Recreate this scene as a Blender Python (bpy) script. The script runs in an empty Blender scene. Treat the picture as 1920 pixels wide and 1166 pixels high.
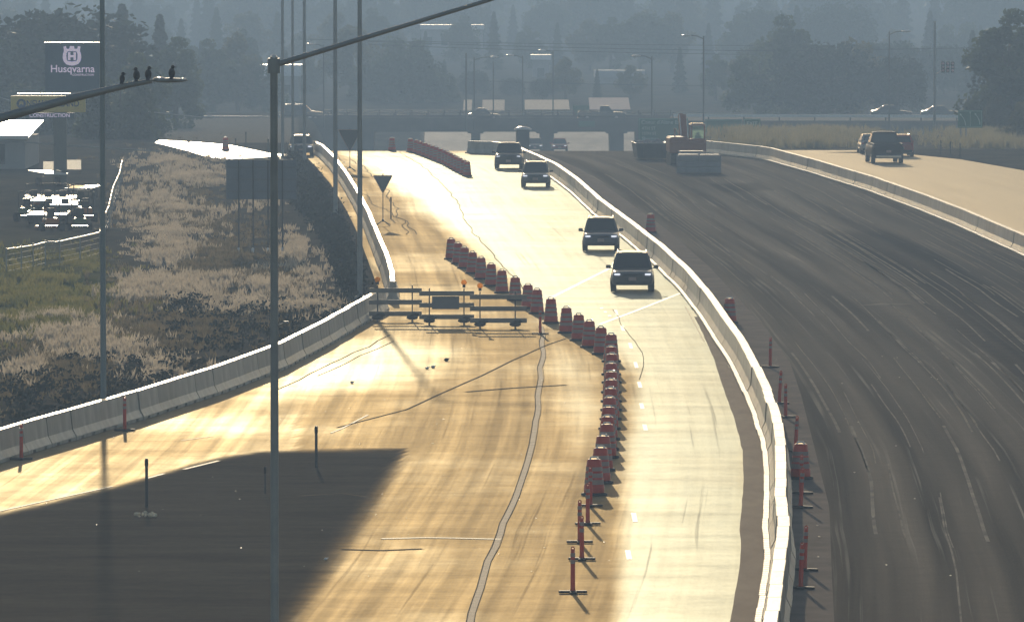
import bpy, math, random
from mathutils import Vector, noise
from mathutils.geometry import tessellate_polygon
R = math.radians
rnd = random.Random(7)
sc = bpy.context.scene
COL = sc.collection
# ---------------------------------------------------------------- camera
F, H = 12700.0, 14.7
TH = math.atan(662 / F)
cam = bpy.data.cameras.new('camera'); camo = bpy.data.objects.new('camera', cam); COL.objects.link(camo)
camo.location = (0, 0, H); camo.rotation_euler = (R(90) - TH, 0, 0)
cam.sensor_width = 36; cam.lens = 36 * F / 1920; cam.clip_start = 1; cam.clip_end = 9000
sc.camera = camo
# ---------------------------------------------------------------- light
SUN_EL, SUN_AZ = 12.3, 3.5          # azimuth: degrees left of the view axis
W = bpy.data.worlds.new('World'); sc.world = W; W.use_nodes = True
wn = W.node_tree.nodes; wl = W.node_tree.links
sky = wn.new('ShaderNodeTexSky'); sky.sky_type = 'NISHITA'; sky.sun_disc = False
sky.sun_elevation = R(SUN_EL); sky.sun_rotation = R(-SUN_AZ); sky.air_density = 1.2; sky.dust_density = 1.5
wn['Background'].inputs[1].default_value = 0.12
wl.new(sky.outputs[0], wn['Background'].inputs[0])
sun = bpy.data.lights.new('sun', 'SUN'); sun.energy = 4.6; sun.angle = R(0.5); sun.color = (1.0, 0.82, 0.58)
suno = bpy.data.objects.new('sun', sun); COL.objects.link(suno)
ld = Vector((math.sin(R(SUN_AZ)) * math.cos(R(SUN_EL)), -math.cos(R(SUN_AZ)) * math.cos(R(SUN_EL)), -math.sin(R(SUN_EL))))
suno.rotation_euler = ld.to_track_quat('-Z', 'Y').to_euler(); suno.location = (-30, 400, 120)
vs = sc.view_settings; vs.view_transform = 'Standard'; vs.look = 'None'; vs.gamma = 1; vs.use_curve_mapping = False
vs.exposure = -0.25
# ---------------------------------------------------------------- pixel (of the 1920x1166 photograph) to world
def ray(px, py):
    a = (px - 960) / F; b = (583 - py) / F
    return a, math.cos(TH) + b * math.sin(TH), -math.sin(TH) + b * math.cos(TH)
def G(px, py, z=0.0):
    x, y, w = ray(px, py); t = (z - H) / w
    return (x * t, y * t)
def at(px, py, d):
    x, y, w = ray(px, py); t = d / y
    return (x * t, d, H + w * t)
def pxof(x, y, z=0.0):
    dz = z - H
    c = y * math.cos(TH) - dz * math.sin(TH); u = y * math.sin(TH) + dz * math.cos(TH)
    return 960 + F * x / c, 583 - F * u / c
def lerp(tab, v):
    if v <= tab[0][0]: return tab[0][1]
    for (a, fa), (b, fb) in zip(tab, tab[1:]):
        if v <= b: return fa + (fb - fa) * (v - a) / (b - a)
    return tab[-1][1]
def sstep(a, b, v):
    t = max(0, min(1, (v - a) / (b - a))); return t * t * (3 - 2 * t)
def tab(pts, z=0.0, ext=True):
    t = sorted((lambda g: (g[1], g[0]))(G(a, b, z)) for a, b in pts); return t
MIDTOP = [(890,265),(930,266),(965,273),(1005,290),(1040,306),(1080,333),(1125,373),(1190,421),(1240,460),(1290,505),(1330,552),(1360,595),(1385,628),(1414,679),(1438,730),(1458,786),(1464,841),(1464,896),(1463,928),(1468,959),(1468,999),(1463,1038),(1458,1080),(1450,1130),(1440,1200)]
RIGHTTOP = [(1322,264),(1440,276),(1530,300),(1640,332),(1740,367),(1808,393),(1860,415),(1920,440),(1990,470),(2080,512)]
LEFTLOW = [(-160,850),(0,805),(60,787),(185,752),(240,737),(400,688),(520,645),(600,605),(660,572),(700,550),(722,539)]
LEFTUP = [(736,528),(735,508),(722,470),(705,430),(690,395),(672,360),(650,325),(625,292),(605,273),(592,266)]
BH = 0.92
T_mid, T_right = tab(MIDTOP, BH), tab(RIGHTTOP, BH)
T_low, T_up = tab(LEFTLOW, BH), tab(LEFTUP, BH)
T_edge = tab([(-160,905),(0,857),(200,805),(520,695),(690,602),(716,560),(694,500),(672,440),(650,395),(620,345),(590,310),(572,292),(566,283)])
T_milled = tab([(1566,1200),(1560,1080),(1555,950),(1530,850),(1502,740),(1482,680),(1440,620),(1395,570),(1330,500),(1250,430),(1160,365),(1090,318),(1040,296),(1010,284)])
T_rroad = tab([(1480,285),(1620,285),(1700,289),(1800,299),(1920,320),(2100,352),(2400,420)])
LP = [(0,0),(546,0),(700,-2.9),(800,-4),(830,-4.2),(870,-6),(1300,-6),(1700,-5),(2500,8),(3500,40)]
CP = [(0,0),(516,0),(530,-0.6),(585,-10.5),(600,-11),(818,-11),(832,-9.5),(895,-6.2),(1300,-6),(1700,-5),(2500,8),(3500,40)]
RP = [(0,0),(520,0),(600,-1.0),(743,-4.6),(751,-3.35),(790,-3.5),(870,-6),(1300,-6),(1700,-5),(2500,8),(3500,40)]
def hgt(x, y):
    if y < 500: return 0.0
    u = 960 + F * x / y
    a = sstep(575, 650, u); b = sstep(1185, 1265, u)
    l, c, r = lerp(LP, y), lerp(CP, y), lerp(RP, y)
    return l * (1 - a) + (c * (1 - b) + r * b) * a
# ---------------------------------------------------------------- materials
def newmat(name):
    m = bpy.data.materials.new(name); m.use_nodes = True
    n = m.node_tree.nodes; l = m.node_tree.links
    return m, n, l, n['Principled BSDF']
MATS = {}
def mat(name, c, rough=0.6, c2=None, scale=3.0, metal=0, spec=0.5, bump=0, bscale=None, detail=4, stretch=None, trans=0, emit=0, coat=0, rough2=None, sharp=None, dull=None):
    if name in MATS: return MATS[name]
    m, n, l, p = newmat(name)
    p.inputs['Base Color'].default_value = (*c, 1); p.inputs['Roughness'].default_value = rough
    p.inputs['Metallic'].default_value = metal; p.inputs['Specular IOR Level'].default_value = spec
    if coat: p.inputs['Coat Weight'].default_value = coat; p.inputs['Coat Roughness'].default_value = 0.08
    if emit: p.inputs['Emission Color'].default_value = (*c, 1); p.inputs['Emission Strength'].default_value = emit
    if c2 or bump:
        tc = n.new('ShaderNodeTexCoord'); mp = n.new('ShaderNodeMapping'); l.new(tc.outputs['Object'], mp.inputs[0])
        if stretch: mp.inputs['Scale'].default_value = stretch
        nz = n.new('ShaderNodeTexNoise'); nz.inputs['Scale'].default_value = scale; nz.inputs['Detail'].default_value = detail; nz.inputs['Roughness'].default_value = 0.62
        l.new(mp.outputs[0], nz.inputs['Vector'])
        if c2:
            cr = n.new('ShaderNodeValToRGB'); a, b = sharp or (0.35, 0.65)
            cr.color_ramp.elements[0].position = a; cr.color_ramp.elements[1].position = b
            cr.color_ramp.elements[0].color = (*c, 1); cr.color_ramp.elements[1].color = (*c2, 1)
            l.new(nz.outputs[0], cr.inputs[0]); l.new(cr.outputs[0], p.inputs['Base Color'])
        if rough2 is not None:
            mr = n.new('ShaderNodeMapRange'); mr.inputs[1].default_value = 0.35; mr.inputs[2].default_value = 0.65
            mr.inputs[3].default_value = rough; mr.inputs[4].default_value = rough2; l.new(nz.outputs[0], mr.inputs[0]); l.new(mr.outputs[0], p.inputs['Roughness'])
        if bump:
            nb = n.new('ShaderNodeTexNoise'); nb.inputs['Scale'].default_value = bscale or scale * 4; nb.inputs['Detail'].default_value = 3
            l.new(mp.outputs[0], nb.inputs['Vector'])
            bp = n.new('ShaderNodeBump'); bp.inputs['Strength'].default_value = bump; bp.inputs['Distance'].default_value = 0.02
            l.new(nb.outputs[0], bp.inputs['Height']); l.new(bp.outputs[0], p.inputs['Normal'])
    if trans:
        t = n.new('ShaderNodeBsdfTranslucent'); mx = n.new('ShaderNodeMixShader'); mx.inputs[0].default_value = trans
        src = p.inputs['Base Color']
        if src.is_linked: l.new(src.links[0].from_socket, t.inputs[0])
        else: t.inputs[0].default_value = (*c, 1)
        l.new(p.outputs[0], mx.inputs[1]); l.new(t.outputs[0], mx.inputs[2]); l.new(mx.outputs[0], n['Material Output'].inputs[0])
    if dull is not None:
        t = n.new('ShaderNodeBsdfDiffuse'); mx = n.new('ShaderNodeMixShader'); mx.inputs[0].default_value = dull; src = p.inputs['Base Color']
        if src.is_linked: l.new(src.links[0].from_socket, t.inputs[0])
        else: t.inputs[0].default_value = (*c, 1)
        l.new(t.outputs[0], mx.inputs[1]); l.new(p.outputs[0], mx.inputs[2]); l.new(mx.outputs[0], n['Material Output'].inputs[0])
    MATS[name] = m
    return m
def nd(n, t, **k):
    o = n.new(t)
    for a, b in k.items(): setattr(o, a, b)
    return o
def mixc(n, l, f, a, b):
    m = n.new('ShaderNodeMix'); m.data_type = 'RGBA'
    if isinstance(f, (int, float)): m.inputs[0].default_value = f
    else: l.new(f, m.inputs[0])
    for i, v in ((6, a), (7, b)):
        if isinstance(v, tuple): m.inputs[i].default_value = (*v, 1)
        else: l.new(v, m.inputs[i])
    return m.outputs[2]
def mth(n, l, op, a, b=0.0, clamp=False):
    m = n.new('ShaderNodeMath'); m.operation = op; m.use_clamp = clamp
    for i, v in ((0, a), (1, b)):
        if isinstance(v, (int, float)): m.inputs[i].default_value = v
        else: l.new(v, m.inputs[i])
    return m.outputs[0]
def tex(n, l, vec, scale, sx=1, sy=1, detail=4, lo=0.4, hi=0.6, rough=0.6):
    mp = n.new('ShaderNodeMapping'); mp.inputs['Scale'].default_value = (sx, sy, 1); l.new(vec, mp.inputs[0])
    nz = n.new('ShaderNodeTexNoise'); nz.inputs['Scale'].default_value = scale; nz.inputs['Detail'].default_value = detail; nz.inputs['Roughness'].default_value = rough
    l.new(mp.outputs[0], nz.inputs['Vector'])
    mr = n.new('ShaderNodeMapRange'); mr.inputs[1].default_value = lo; mr.inputs[2].default_value = hi; l.new(nz.outputs[0], mr.inputs[0])
    return mr.outputs[0]
def dull(m, n, l, p, col, k):
    d = n.new('ShaderNodeBsdfDiffuse'); mx = n.new('ShaderNodeMixShader'); l.new(col, d.inputs[0])
    if isinstance(k, float): mx.inputs[0].default_value = k
    else: l.new(k, mx.inputs[0])
    l.new(d.outputs[0], mx.inputs[1]); l.new(p.outputs[0], mx.inputs[2]); l.new(mx.outputs[0], n['Material Output'].inputs[0])
def road_mat():
    m, n, l, p = newmat('road asphalt')
    uv = nd(n, 'ShaderNodeTexCoord').outputs['UV']; ob = nd(n, 'ShaderNodeTexCoord').outputs['Object']
    dust = nd(n, 'ShaderNodeAttribute', attribute_name='dust').outputs['Fac']
    dark_fac = nd(n, 'ShaderNodeAttribute', attribute_name='dark_fac').outputs['Fac']
    tracks = tex(n, l, uv, 1.0, 1.6, 0.012, 3, 0.35, 0.65)
    blot = tex(n, l, ob, 0.12, 1, 0.5, 5, 0.36, 0.64)
    fine = tex(n, l, ob, 1.3, 1, 1, 4, 0.3, 0.7, 0.75)
    cross = mth(n, l, 'ADD', mth(n, l, 'MULTIPLY', tex(n, l, ob, 0.45, 0.35, 1.0, 6, 0.3, 0.72, 0.75), 0.7), mth(n, l, 'MULTIPLY', tex(n, l, ob, 2.2, 1.6, 1.0, 5, 0.3, 0.7, 0.8), 0.3))
    d2 = mth(n, l, 'ADD', dust, mth(n, l, 'MULTIPLY', mth(n, l, 'SUBTRACT', blot, 0.5), mth(n, l, 'ADD', 0.12, mth(n, l, 'MULTIPLY', dust, 0.4))), True)
    clean = mixc(n, l, tracks, (0.20, 0.195, 0.175), (0.28, 0.27, 0.235))
    dirty = mixc(n, l, cross, (0.19, 0.12, 0.06), (0.42, 0.28, 0.14))
    c = mixc(n, l, d2, clean, dirty)
    c = mixc(n, l, mth(n, l, 'MULTIPLY', fine, 0.3), c, (0.13, 0.11, 0.085))
    fr = mth(n, l, 'ADD', dark_fac, mth(n, l, 'MULTIPLY', mth(n, l, 'SUBTRACT', fine, 0.5), mth(n, l, 'MULTIPLY', mth(n, l, 'MULTIPLY', dark_fac, mth(n, l, 'SUBTRACT', 1.0, dark_fac)), 1.2)), True)
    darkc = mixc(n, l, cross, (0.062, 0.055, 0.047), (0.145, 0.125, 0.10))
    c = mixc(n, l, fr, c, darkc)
    l.new(c, p.inputs['Base Color'])
    r = mth(n, l, 'ADD', 0.42, mth(n, l, 'MULTIPLY', d2, 0.22))
    r = mth(n, l, 'ADD', r, mth(n, l, 'MULTIPLY', mth(n, l, 'SUBTRACT', tracks, 0.5), 0.08))
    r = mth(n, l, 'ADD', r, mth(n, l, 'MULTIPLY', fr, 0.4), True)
    l.new(r, p.inputs['Roughness'])
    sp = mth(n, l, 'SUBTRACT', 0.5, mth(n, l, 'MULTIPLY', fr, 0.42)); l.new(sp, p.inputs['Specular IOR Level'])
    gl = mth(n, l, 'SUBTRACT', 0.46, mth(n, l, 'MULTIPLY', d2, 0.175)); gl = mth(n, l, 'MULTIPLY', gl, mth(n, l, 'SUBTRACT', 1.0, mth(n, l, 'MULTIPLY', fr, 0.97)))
    gl = mth(n, l, 'MULTIPLY', gl, mth(n, l, 'ADD', 0.62, mth(n, l, 'MULTIPLY', cross, 0.7)))
    tr2 = tex(n, l, uv, 1.0, 2.6, 0.03, 5, 0.34, 0.6, 0.7); gl = mth(n, l, 'MULTIPLY', gl, mth(n, l, 'ADD', mth(n, l, 'SUBTRACT', 0.92, mth(n, l, 'MULTIPLY', d2, 0.2)), mth(n, l, 'MULTIPLY', tr2, mth(n, l, 'ADD', 0.12, mth(n, l, 'MULTIPLY', d2, 0.28)))))
    grit = tex(n, l, ob, 7.0, 2.2, 1.0, 4, 0.25, 0.75, 0.8); gl = mth(n, l, 'MULTIPLY', gl, mth(n, l, 'ADD', 0.8, mth(n, l, 'MULTIPLY', grit, 0.4)))
    skid = tex(n, l, uv, 1.0, 5.0, 0.02, 4, 0.62, 0.7); gl = mth(n, l, 'MULTIPLY', gl, mth(n, l, 'SUBTRACT', 1.0, mth(n, l, 'MULTIPLY', skid, 0.4)))
    tint = mixc(n, l, d2, (0.80, 0.86, 0.78), (0.93, 0.76, 0.46)); g_ = nd(n, 'ShaderNodeBsdfGlossy'); l.new(tint, g_.inputs[0]); l.new(r, g_.inputs[1])
    d_ = nd(n, 'ShaderNodeBsdfDiffuse'); l.new(c, d_.inputs[0]); mx = nd(n, 'ShaderNodeMixShader'); l.new(mth(n, l, 'MULTIPLY', gl, 0.5), mx.inputs[0]); l.new(d_.outputs[0], mx.inputs[1]); l.new(g_.outputs[0], mx.inputs[2]); l.new(mx.outputs[0], n['Material Output'].inputs[0])
    bp = nd(n, 'ShaderNodeBump'); bp.inputs['Strength'].default_value = 0.15; bp.inputs['Distance'].default_value = 0.01
    l.new(cross, bp.inputs['Height']); l.new(bp.outputs[0], p.inputs['Normal'])
    return m
def milled_mat():
    m, n, l, p = newmat('milled asphalt')
    uv = nd(n, 'ShaderNodeTexCoord').outputs['UV']; ob = nd(n, 'ShaderNodeTexCoord').outputs['Object']
    dark_fac = nd(n, 'ShaderNodeAttribute', attribute_name='dark_fac').outputs['Fac']
    s1 = tex(n, l, uv, 1.0, 4.5, 0.014, 4, 0.57, 0.66)
    s2 = tex(n, l, uv, 1.0, 0.7, 0.008, 4, 0.35, 0.65)
    s3 = tex(n, l, uv, 1.0, 11.0, 0.05, 4, 0.42, 0.66, 0.75)
    gate = tex(n, l, uv, 1.0, 0.3, 0.03, 3, 0.42, 0.58)
    fine = tex(n, l, ob, 1.2, 1, 1, 5, 0.3, 0.75, 0.75)
    c = mixc(n, l, s2, (0.072, 0.061, 0.050), (0.23, 0.19, 0.15))
    c = mixc(n, l, mth(n, l, 'MULTIPLY', s3, 0.45), c, (0.15, 0.135, 0.11))
    gr = tex(n, l, ob, 5.0, 1.6, 1.0, 5, 0.3, 0.7, 0.8); c = mixc(n, l, mth(n, l, 'MULTIPLY', fine, 0.5), c, (0.075, 0.068, 0.058)); c = mixc(n, l, mth(n, l, 'MULTIPLY', gr, 0.4), c, (0.19, 0.165, 0.135)); g2 = tex(n, l, ob, 16.0, 1.5, 0.6, 3, 0.35, 0.65, 0.8); c = mixc(n, l, mth(n, l, 'MULTIPLY', g2, 0.35), c, (0.045, 0.042, 0.04))
    c = mixc(n, l, mth(n, l, 'MULTIPLY', s1, gate), c, (0.30, 0.27, 0.22))
    c = mixc(n, l, mth(n, l, 'MULTIPLY', dark_fac, mth(n, l, 'ADD', 0.55, mth(n, l, 'MULTIPLY', fine, 0.35))), c, (0.022, 0.022, 0.024))
    l.new(c, p.inputs['Base Color']); p.inputs['Roughness'].default_value = 0.7; p.inputs['Specular IOR Level'].default_value = 0.2
    dull(m, n, l, p, c, mth(n, l, 'ADD', 0.02, mth(n, l, 'MULTIPLY', s2, 0.05)))
    return m
def ground_mat():
    m, n, l, p = newmat('dry verge ground')
    ob = nd(n, 'ShaderNodeTexCoord').outputs['Object']
    green = nd(n, 'ShaderNodeAttribute', attribute_name='green').outputs['Fac']
    pale = nd(n, 'ShaderNodeAttribute', attribute_name='pale').outputs['Fac']
    a = tex(n, l, ob, 0.25, 1, 0.5, 5, 0.35, 0.65, 0.7); b = tex(n, l, ob, 1.6, 1, 0.6, 4, 0.3, 0.7, 0.7)
    c = mixc(n, l, a, (0.075, 0.068, 0.056), (0.15, 0.13, 0.10))
    c = mixc(n, l, mth(n, l, 'MULTIPLY', b, 0.5), c, (0.035, 0.04, 0.03))
    c = mixc(n, l, green, c, mixc(n, l, a, (0.06, 0.085, 0.025), (0.16, 0.15, 0.045)))
    c = mixc(n, l, pale, c, mixc(n, l, b, (0.30, 0.26, 0.21), (0.62, 0.55, 0.45)))
    l.new(c, p.inputs['Base Color']); p.inputs['Roughness'].default_value = 0.95; p.inputs['Specular IOR Level'].default_value = 0.0
    dull(m, n, l, p, c, 0.0)
    return m
M_road, M_milled, M_ground = road_mat(), milled_mat(), ground_mat()
M_conc = mat('barrier concrete', (0.46, 0.43, 0.38), 0.42, (0.30, 0.28, 0.25), 2.2, bump=0.3, stretch=(1, 1, 0.35))
def vary(m, lo=.78, hi=1.12):
    n = m.node_tree.nodes; l = m.node_tree.links; p = n['Principled BSDF']; src = p.inputs['Base Color'].links[0].from_socket
    oi = n.new('ShaderNodeObjectInfo'); mr = n.new('ShaderNodeMapRange'); mr.inputs[3].default_value = lo; mr.inputs[4].default_value = hi; l.new(oi.outputs['Random'], mr.inputs[0])
    hs = n.new('ShaderNodeHueSaturation'); l.new(mr.outputs[0], hs.inputs['Value']); l.new(src, hs.inputs['Color']); l.new(hs.outputs[0], p.inputs['Base Color'])
vary(M_conc)
M_should = mat('shoulder concrete', (0.20, 0.17, 0.145), 0.9, (0.27, 0.225, 0.19), 0.6, spec=0.15, bump=0.2, dull=.1)
M_tar = mat('tar seal', (0.09, 0.07, 0.05), 0.9, (0.20, 0.16, 0.11), 1.3, dull=.15)
M_seam = mat('worn seam', (0.30, 0.22, 0.13), 0.7, (0.42, 0.31, 0.19), 2.5, dull=.36, detail=6, sharp=(.4,.6))
M_seam.node_tree.nodes['Principled BSDF'].inputs['Specular IOR Level'].default_value = .3
M_white = mat('white road paint', (0.8, 0.8, 0.76), 0.5, (0.5, 0.5, 0.44), 0.9, dull=.75)
M_yell = mat('dusty edge line', (0.66, 0.56, 0.30), 0.6, (0.36, 0.28, 0.16), 0.8, dull=.4)
M_orange = mat('drum orange plastic', (0.75, 0.085, 0.035), 0.42, (0.62, 0.065, 0.028), 5, trans=0.18)
M_refl = mat('reflective white band', (0.42, 0.30, 0.28), 0.4, trans=0.1)
M_rub = mat('black rubber base', (0.02, 0.02, 0.02), 0.7, (0.035, 0.033, 0.03), 8)
M_galv = mat('galvanised steel', (0.26, 0.28, 0.30), 0.5, (0.34, 0.36, 0.38), 1.2, metal=0.55)
M_dsteel = mat('dark painted steel', (0.05, 0.055, 0.065), 0.5, (0.07, 0.075, 0.085), 2)
M_black = mat('black plastic', (0.012, 0.012, 0.014), 0.5)
M_glass = mat('dark car glass', (0.02, 0.024, 0.03), 0.06, spec=0.6)
M_lamp = mat('clear lamp lens', (0.75, 0.77, 0.8), 0.12, spec=0.8)
M_lit = mat('lit headlamp', (0.9, 0.92, 1.0), 0.2, emit=1.3)
M_red = mat('red lamp lens', (0.35, 0.01, 0.01), 0.2)
M_chrome = mat('bright metal', (0.7, 0.7, 0.7), 0.18, metal=1)
M_tyre = mat('tyre rubber', (0.018, 0.018, 0.018), 0.85)
M_rim = mat('alloy rim', (0.35, 0.35, 0.36), 0.35, metal=0.8)
M_amber = mat('amber beacon lens', (1.0, 0.58, 0.07), 0.3, trans=0.7)
M_rail = mat('barricade board', (0.26, 0.235, 0.21), 0.5, (0.20, 0.18, 0.16), 3)
M_sign = mat('sign back aluminium', (0.20, 0.21, 0.23), 0.5, (0.16, 0.17, 0.19), 0.8, metal=0.3)
M_bag = mat('sandbag cloth', (0.05, 0.045, 0.04), 0.9, (0.08, 0.07, 0.06), 6)
M_green = mat('guide sign green', (0.01, 0.13, 0.085), 0.45, (0.015, 0.16, 0.10), 1)
M_text = mat('sign legend white', (0.75, 0.78, 0.76), 0.4)
M_leafA = mat('leaf green', (0.035, 0.055, 0.02), 0.6, (0.085, 0.10, 0.035), 0.35, trans=0.5)
M_leafB = mat('leaf olive', (0.07, 0.075, 0.03), 0.6, (0.14, 0.125, 0.05), 0.35, trans=0.5)
M_leafC = mat('needle green', (0.022, 0.038, 0.02), 0.7, (0.045, 0.06, 0.03), 0.5, trans=0.2)
M_shrub = mat('shrub leaf', (0.02, 0.025, 0.02), 0.8, (0.045, 0.05, 0.035), 0.6, trans=0.12, spec=0.1)
M_bark = mat('bark', (0.06, 0.045, 0.035), 0.9, (0.10, 0.08, 0.06), 4, stretch=(3, 3, 0.5))
M_grass = mat('dry grass blade', (0.42, 0.36, 0.28), 0.8, (0.62, 0.54, 0.43), 0.5, trans=0.4, spec=0.1)
M_grassG = mat('green grass blade', (0.13, 0.14, 0.04), 0.8, (0.26, 0.23, 0.07), 0.5, trans=0.45, spec=0.1)
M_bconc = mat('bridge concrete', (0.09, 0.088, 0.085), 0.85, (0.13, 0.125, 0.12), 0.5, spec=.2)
M_wall = mat('tan wall', (0.45, 0.36, 0.26), 0.8, (0.52, 0.43, 0.32), 0.6)
M_wallg = mat('grey wall', (0.30, 0.31, 0.32), 0.8, (0.36, 0.37, 0.38), 0.6)
M_roof = mat('pale metal roof', (0.75, 0.75, 0.73), 0.3, (0.65, 0.65, 0.63), 0.6)
M_exc = mat('machine orange paint', (0.34, 0.12, 0.07), 0.4, (0.26, 0.09, 0.06), 2)
M_block = mat('grey weathered concrete', (0.24, 0.235, 0.26), 0.8, (0.30, 0.295, 0.32), 1.5)
M_poly = mat('white plastic tank', (0.85, 0.85, 0.82), 0.3, trans=0.6)
M_stone = mat('pale stone', (0.8, 0.78, 0.70), 0.3, (0.6, 0.58, 0.5), 3, trans=.5)
M_wgloss = mat('white gloss paint', (0.75, 0.75, 0.74), 0.16, (0.65, 0.65, 0.64), 2)
M_mgreen = mat('mower green', (0.05, 0.12, 0.03), 0.25, coat=0.6)
M_morange = mat('mower orange', (0.5, 0.14, 0.02), 0.25, coat=0.6)
M_bird = mat('dark feathers', (0.03, 0.032, 0.038), 0.7, (0.06, 0.06, 0.07), 20)
M_nhy = mat('yellow sign board', (0.78, 0.58, 0.14), 0.5, (0.68, 0.5, 0.13), 0.8)
M_nhb = mat('blue legend', (0.03, 0.06, 0.16), 0.5)
M_sgrey = mat('dark blue sign board', (0.08, 0.13, 0.19), 0.5, (0.10, 0.155, 0.22), 0.5)
M_lgnd = mat('pale legend', (0.85, 0.70, 0.88), 0.4, emit=.42)  # emission added to brighten the lettering
# ---------------------------------------------------------------- mesh helpers
class MB:
    def __init__(s): s.v = []; s.f = []; s.sm = []
    def add(s, vs, fs, smooth=False):
        o = len(s.v); s.v += [tuple(v) for v in vs]; s.f += [tuple(i + o for i in f) for f in fs]; s.sm += [smooth] * len(fs); return s
    def box(s, c, d, rz=0, taper=1.0, bev=0.0):
        x, y, z = d[0] / 2, d[1] / 2, d[2] / 2; vs = []
        if bev:
            b = min(bev, x * .9, y * .9, z * .9); lay = [(-z, b), (-z + b, 0), (z - b, 0), (z, b)]
            for k, (zz, i) in enumerate(lay):
                t = taper if k > 1 else 1
                for px_, py_ in ((-x + b, -y + i), (x - b, -y + i), (x - i, -y + b), (x - i, y - b), (x - b, y - i), (-x + b, y - i), (-x + i, y - b), (-x + i, -y + b)): vs.append((px_ * t, py_ * t, zz))
            fs = [tuple(reversed(range(8))), tuple(range(24, 32))]
            for k in range(3):
                for j in range(8): fs.append((k * 8 + j, k * 8 + (j + 1) % 8, k * 8 + 8 + (j + 1) % 8, k * 8 + 8 + j))
        else:
            for zz, t in ((-z, 1), (z, taper)):
                for a, b in ((-x, -y), (x, -y), (x, y), (-x, y)): vs.append((a * t, b * t, zz))
            fs = [(3, 2, 1, 0), (4, 5, 6, 7), (0, 1, 5, 4), (1, 2, 6, 5), (2, 3, 7, 6), (3, 0, 4, 7)]
        cs, sn = math.cos(rz), math.sin(rz)
        return s.add([(c[0] + a * cs - b * sn, c[1] + a * sn + b * cs, c[2] + e) for a, b, e in vs], fs)
    def hexa(s, p): return s.add(p, [(3, 2, 1, 0), (4, 5, 6, 7), (0, 1, 5, 4), (1, 2, 6, 5), (2, 3, 7, 6), (3, 0, 4, 7)])
    def tube(s, p0, p1, r0, r1=None, n=8, caps=True):
        r1 = r0 if r1 is None else r1; p0, p1 = Vector(p0), Vector(p1); a = (p1 - p0).normalized()
        u = a.cross(Vector((0, 0, 1)) if abs(a.z) < .9 else Vector((1, 0, 0))).normalized(); w = a.cross(u)
        vs = [p + (u * math.cos(2 * math.pi * i / n) + w * math.sin(2 * math.pi * i / n)) * r for p, r in ((p0, r0), (p1, r1)) for i in range(n)]
        fs = [(i, (i + 1) % n, n + (i + 1) % n, n + i) for i in range(n)]
        s.add(vs, fs, True)
        if caps: s.add(vs, [tuple(reversed(range(n))), tuple(range(n, 2 * n))])
        return s
    def path(s, pts, r, n=6):
        for a, b in zip(pts, pts[1:]): s.tube(a, b, r[0] if isinstance(r, tuple) else r, r[1] if isinstance(r, tuple) else r, n)
        return s
    def lathe(s, prof, n=16, c=(0, 0, 0)):
        vs = [(c[0] + r * math.cos(2 * math.pi * i / n), c[1] + r * math.sin(2 * math.pi * i / n), c[2] + z) for r, z in prof for i in range(n)]
        fs = [(k * n + i, k * n + (i + 1) % n, k * n + n + (i + 1) % n, k * n + n + i) for k in range(len(prof) - 1) for i in range(n)]
        s.add(vs, fs, True); m = len(prof) - 1
        s.add(vs, [tuple(reversed(range(n))), tuple(range(m * n, m * n + n))]); return s
    def loft(s, rings, smooth=True, caps=True):
        n = len(rings[0]); vs = [v for r in rings for v in r]
        fs = [(k * n + i, k * n + (i + 1) % n, k * n + n + (i + 1) % n, k * n + n + i) for k in range(len(rings) - 1) for i in range(n)]
        s.add(vs, fs, smooth)
        if caps: s.add(vs, [tuple(reversed(range(n))), tuple(range(len(vs) - n, len(vs)))])
        return s
    def ell(s, c, r, n=10, m=6):
        prof = []
        vs = [(c[0] + r[0] * math.sin(math.pi * k / m) * math.cos(2 * math.pi * i / n), c[1] + r[1] * math.sin(math.pi * k / m) * math.sin(2 * math.pi * i / n), c[2] - r[2] * math.cos(math.pi * k / m)) for k in range(m + 1) for i in range(n)]
        fs = [(k * n + i, k * n + (i + 1) % n, k * n + n + (i + 1) % n, k * n + n + i) for k in range(m) for i in range(n)]
        return s.add(vs, fs, True)
    def build(s, name, m, parent=None, label=None):
        me = bpy.data.meshes.new(name); me.from_pydata(s.v, [], s.f); me.polygons.foreach_set('use_smooth', s.sm)
        me.materials.append(m); me.update()
        o = bpy.data.objects.new(name, me); COL.objects.link(o)
        if parent: o.parent = parent
        if label: o['label'] = label
        return o
def tag(o, label=None, cat=None, group=None, kind=None):
    if label: o['label'] = label
    if cat: o['category'] = cat
    if group: o['group'] = group
    if kind: o['kind'] = kind
    return o
def thing(name, label, cat, loc, rz=0, group=None):
    o = bpy.data.objects.new(name, None); COL.objects.link(o); o.empty_display_size = 0.5
    o.location = loc; o.rotation_euler = (0, 0, rz); return tag(o, label, cat, group)
def copy_tree(o, parent=None):
    c = o.copy(); COL.objects.link(c); c.parent = parent
    for ch in [k for k in KIDS.get(o.name, [])]: copy_tree_reg(ch, c)
    return c
KIDS = {}
def reg(root):
    for o in bpy.data.objects:
        if o.parent: KIDS.setdefault(o.parent.name, [])
    def walk(o):
        KIDS[o.name] = [c for c in bpy.data.objects if c.parent == o]
        for c in KIDS[o.name]: walk(c)
    walk(root)
def copy_tree_reg(o, parent):
    c = o.copy(); COL.objects.link(c); c.parent = parent
    for ch in KIDS.get(o.name, []): copy_tree_reg(ch, c)
    return c
def dup(root, loc, rz, label, group=None, scale=None):
    c = copy_tree(root); c.location = loc; c.rotation_euler = (0, 0, rz); c['label'] = label
    if group: c['group'] = group
    if scale: c.scale = (scale, scale, scale) if not isinstance(scale, tuple) else scale
    return c
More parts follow.
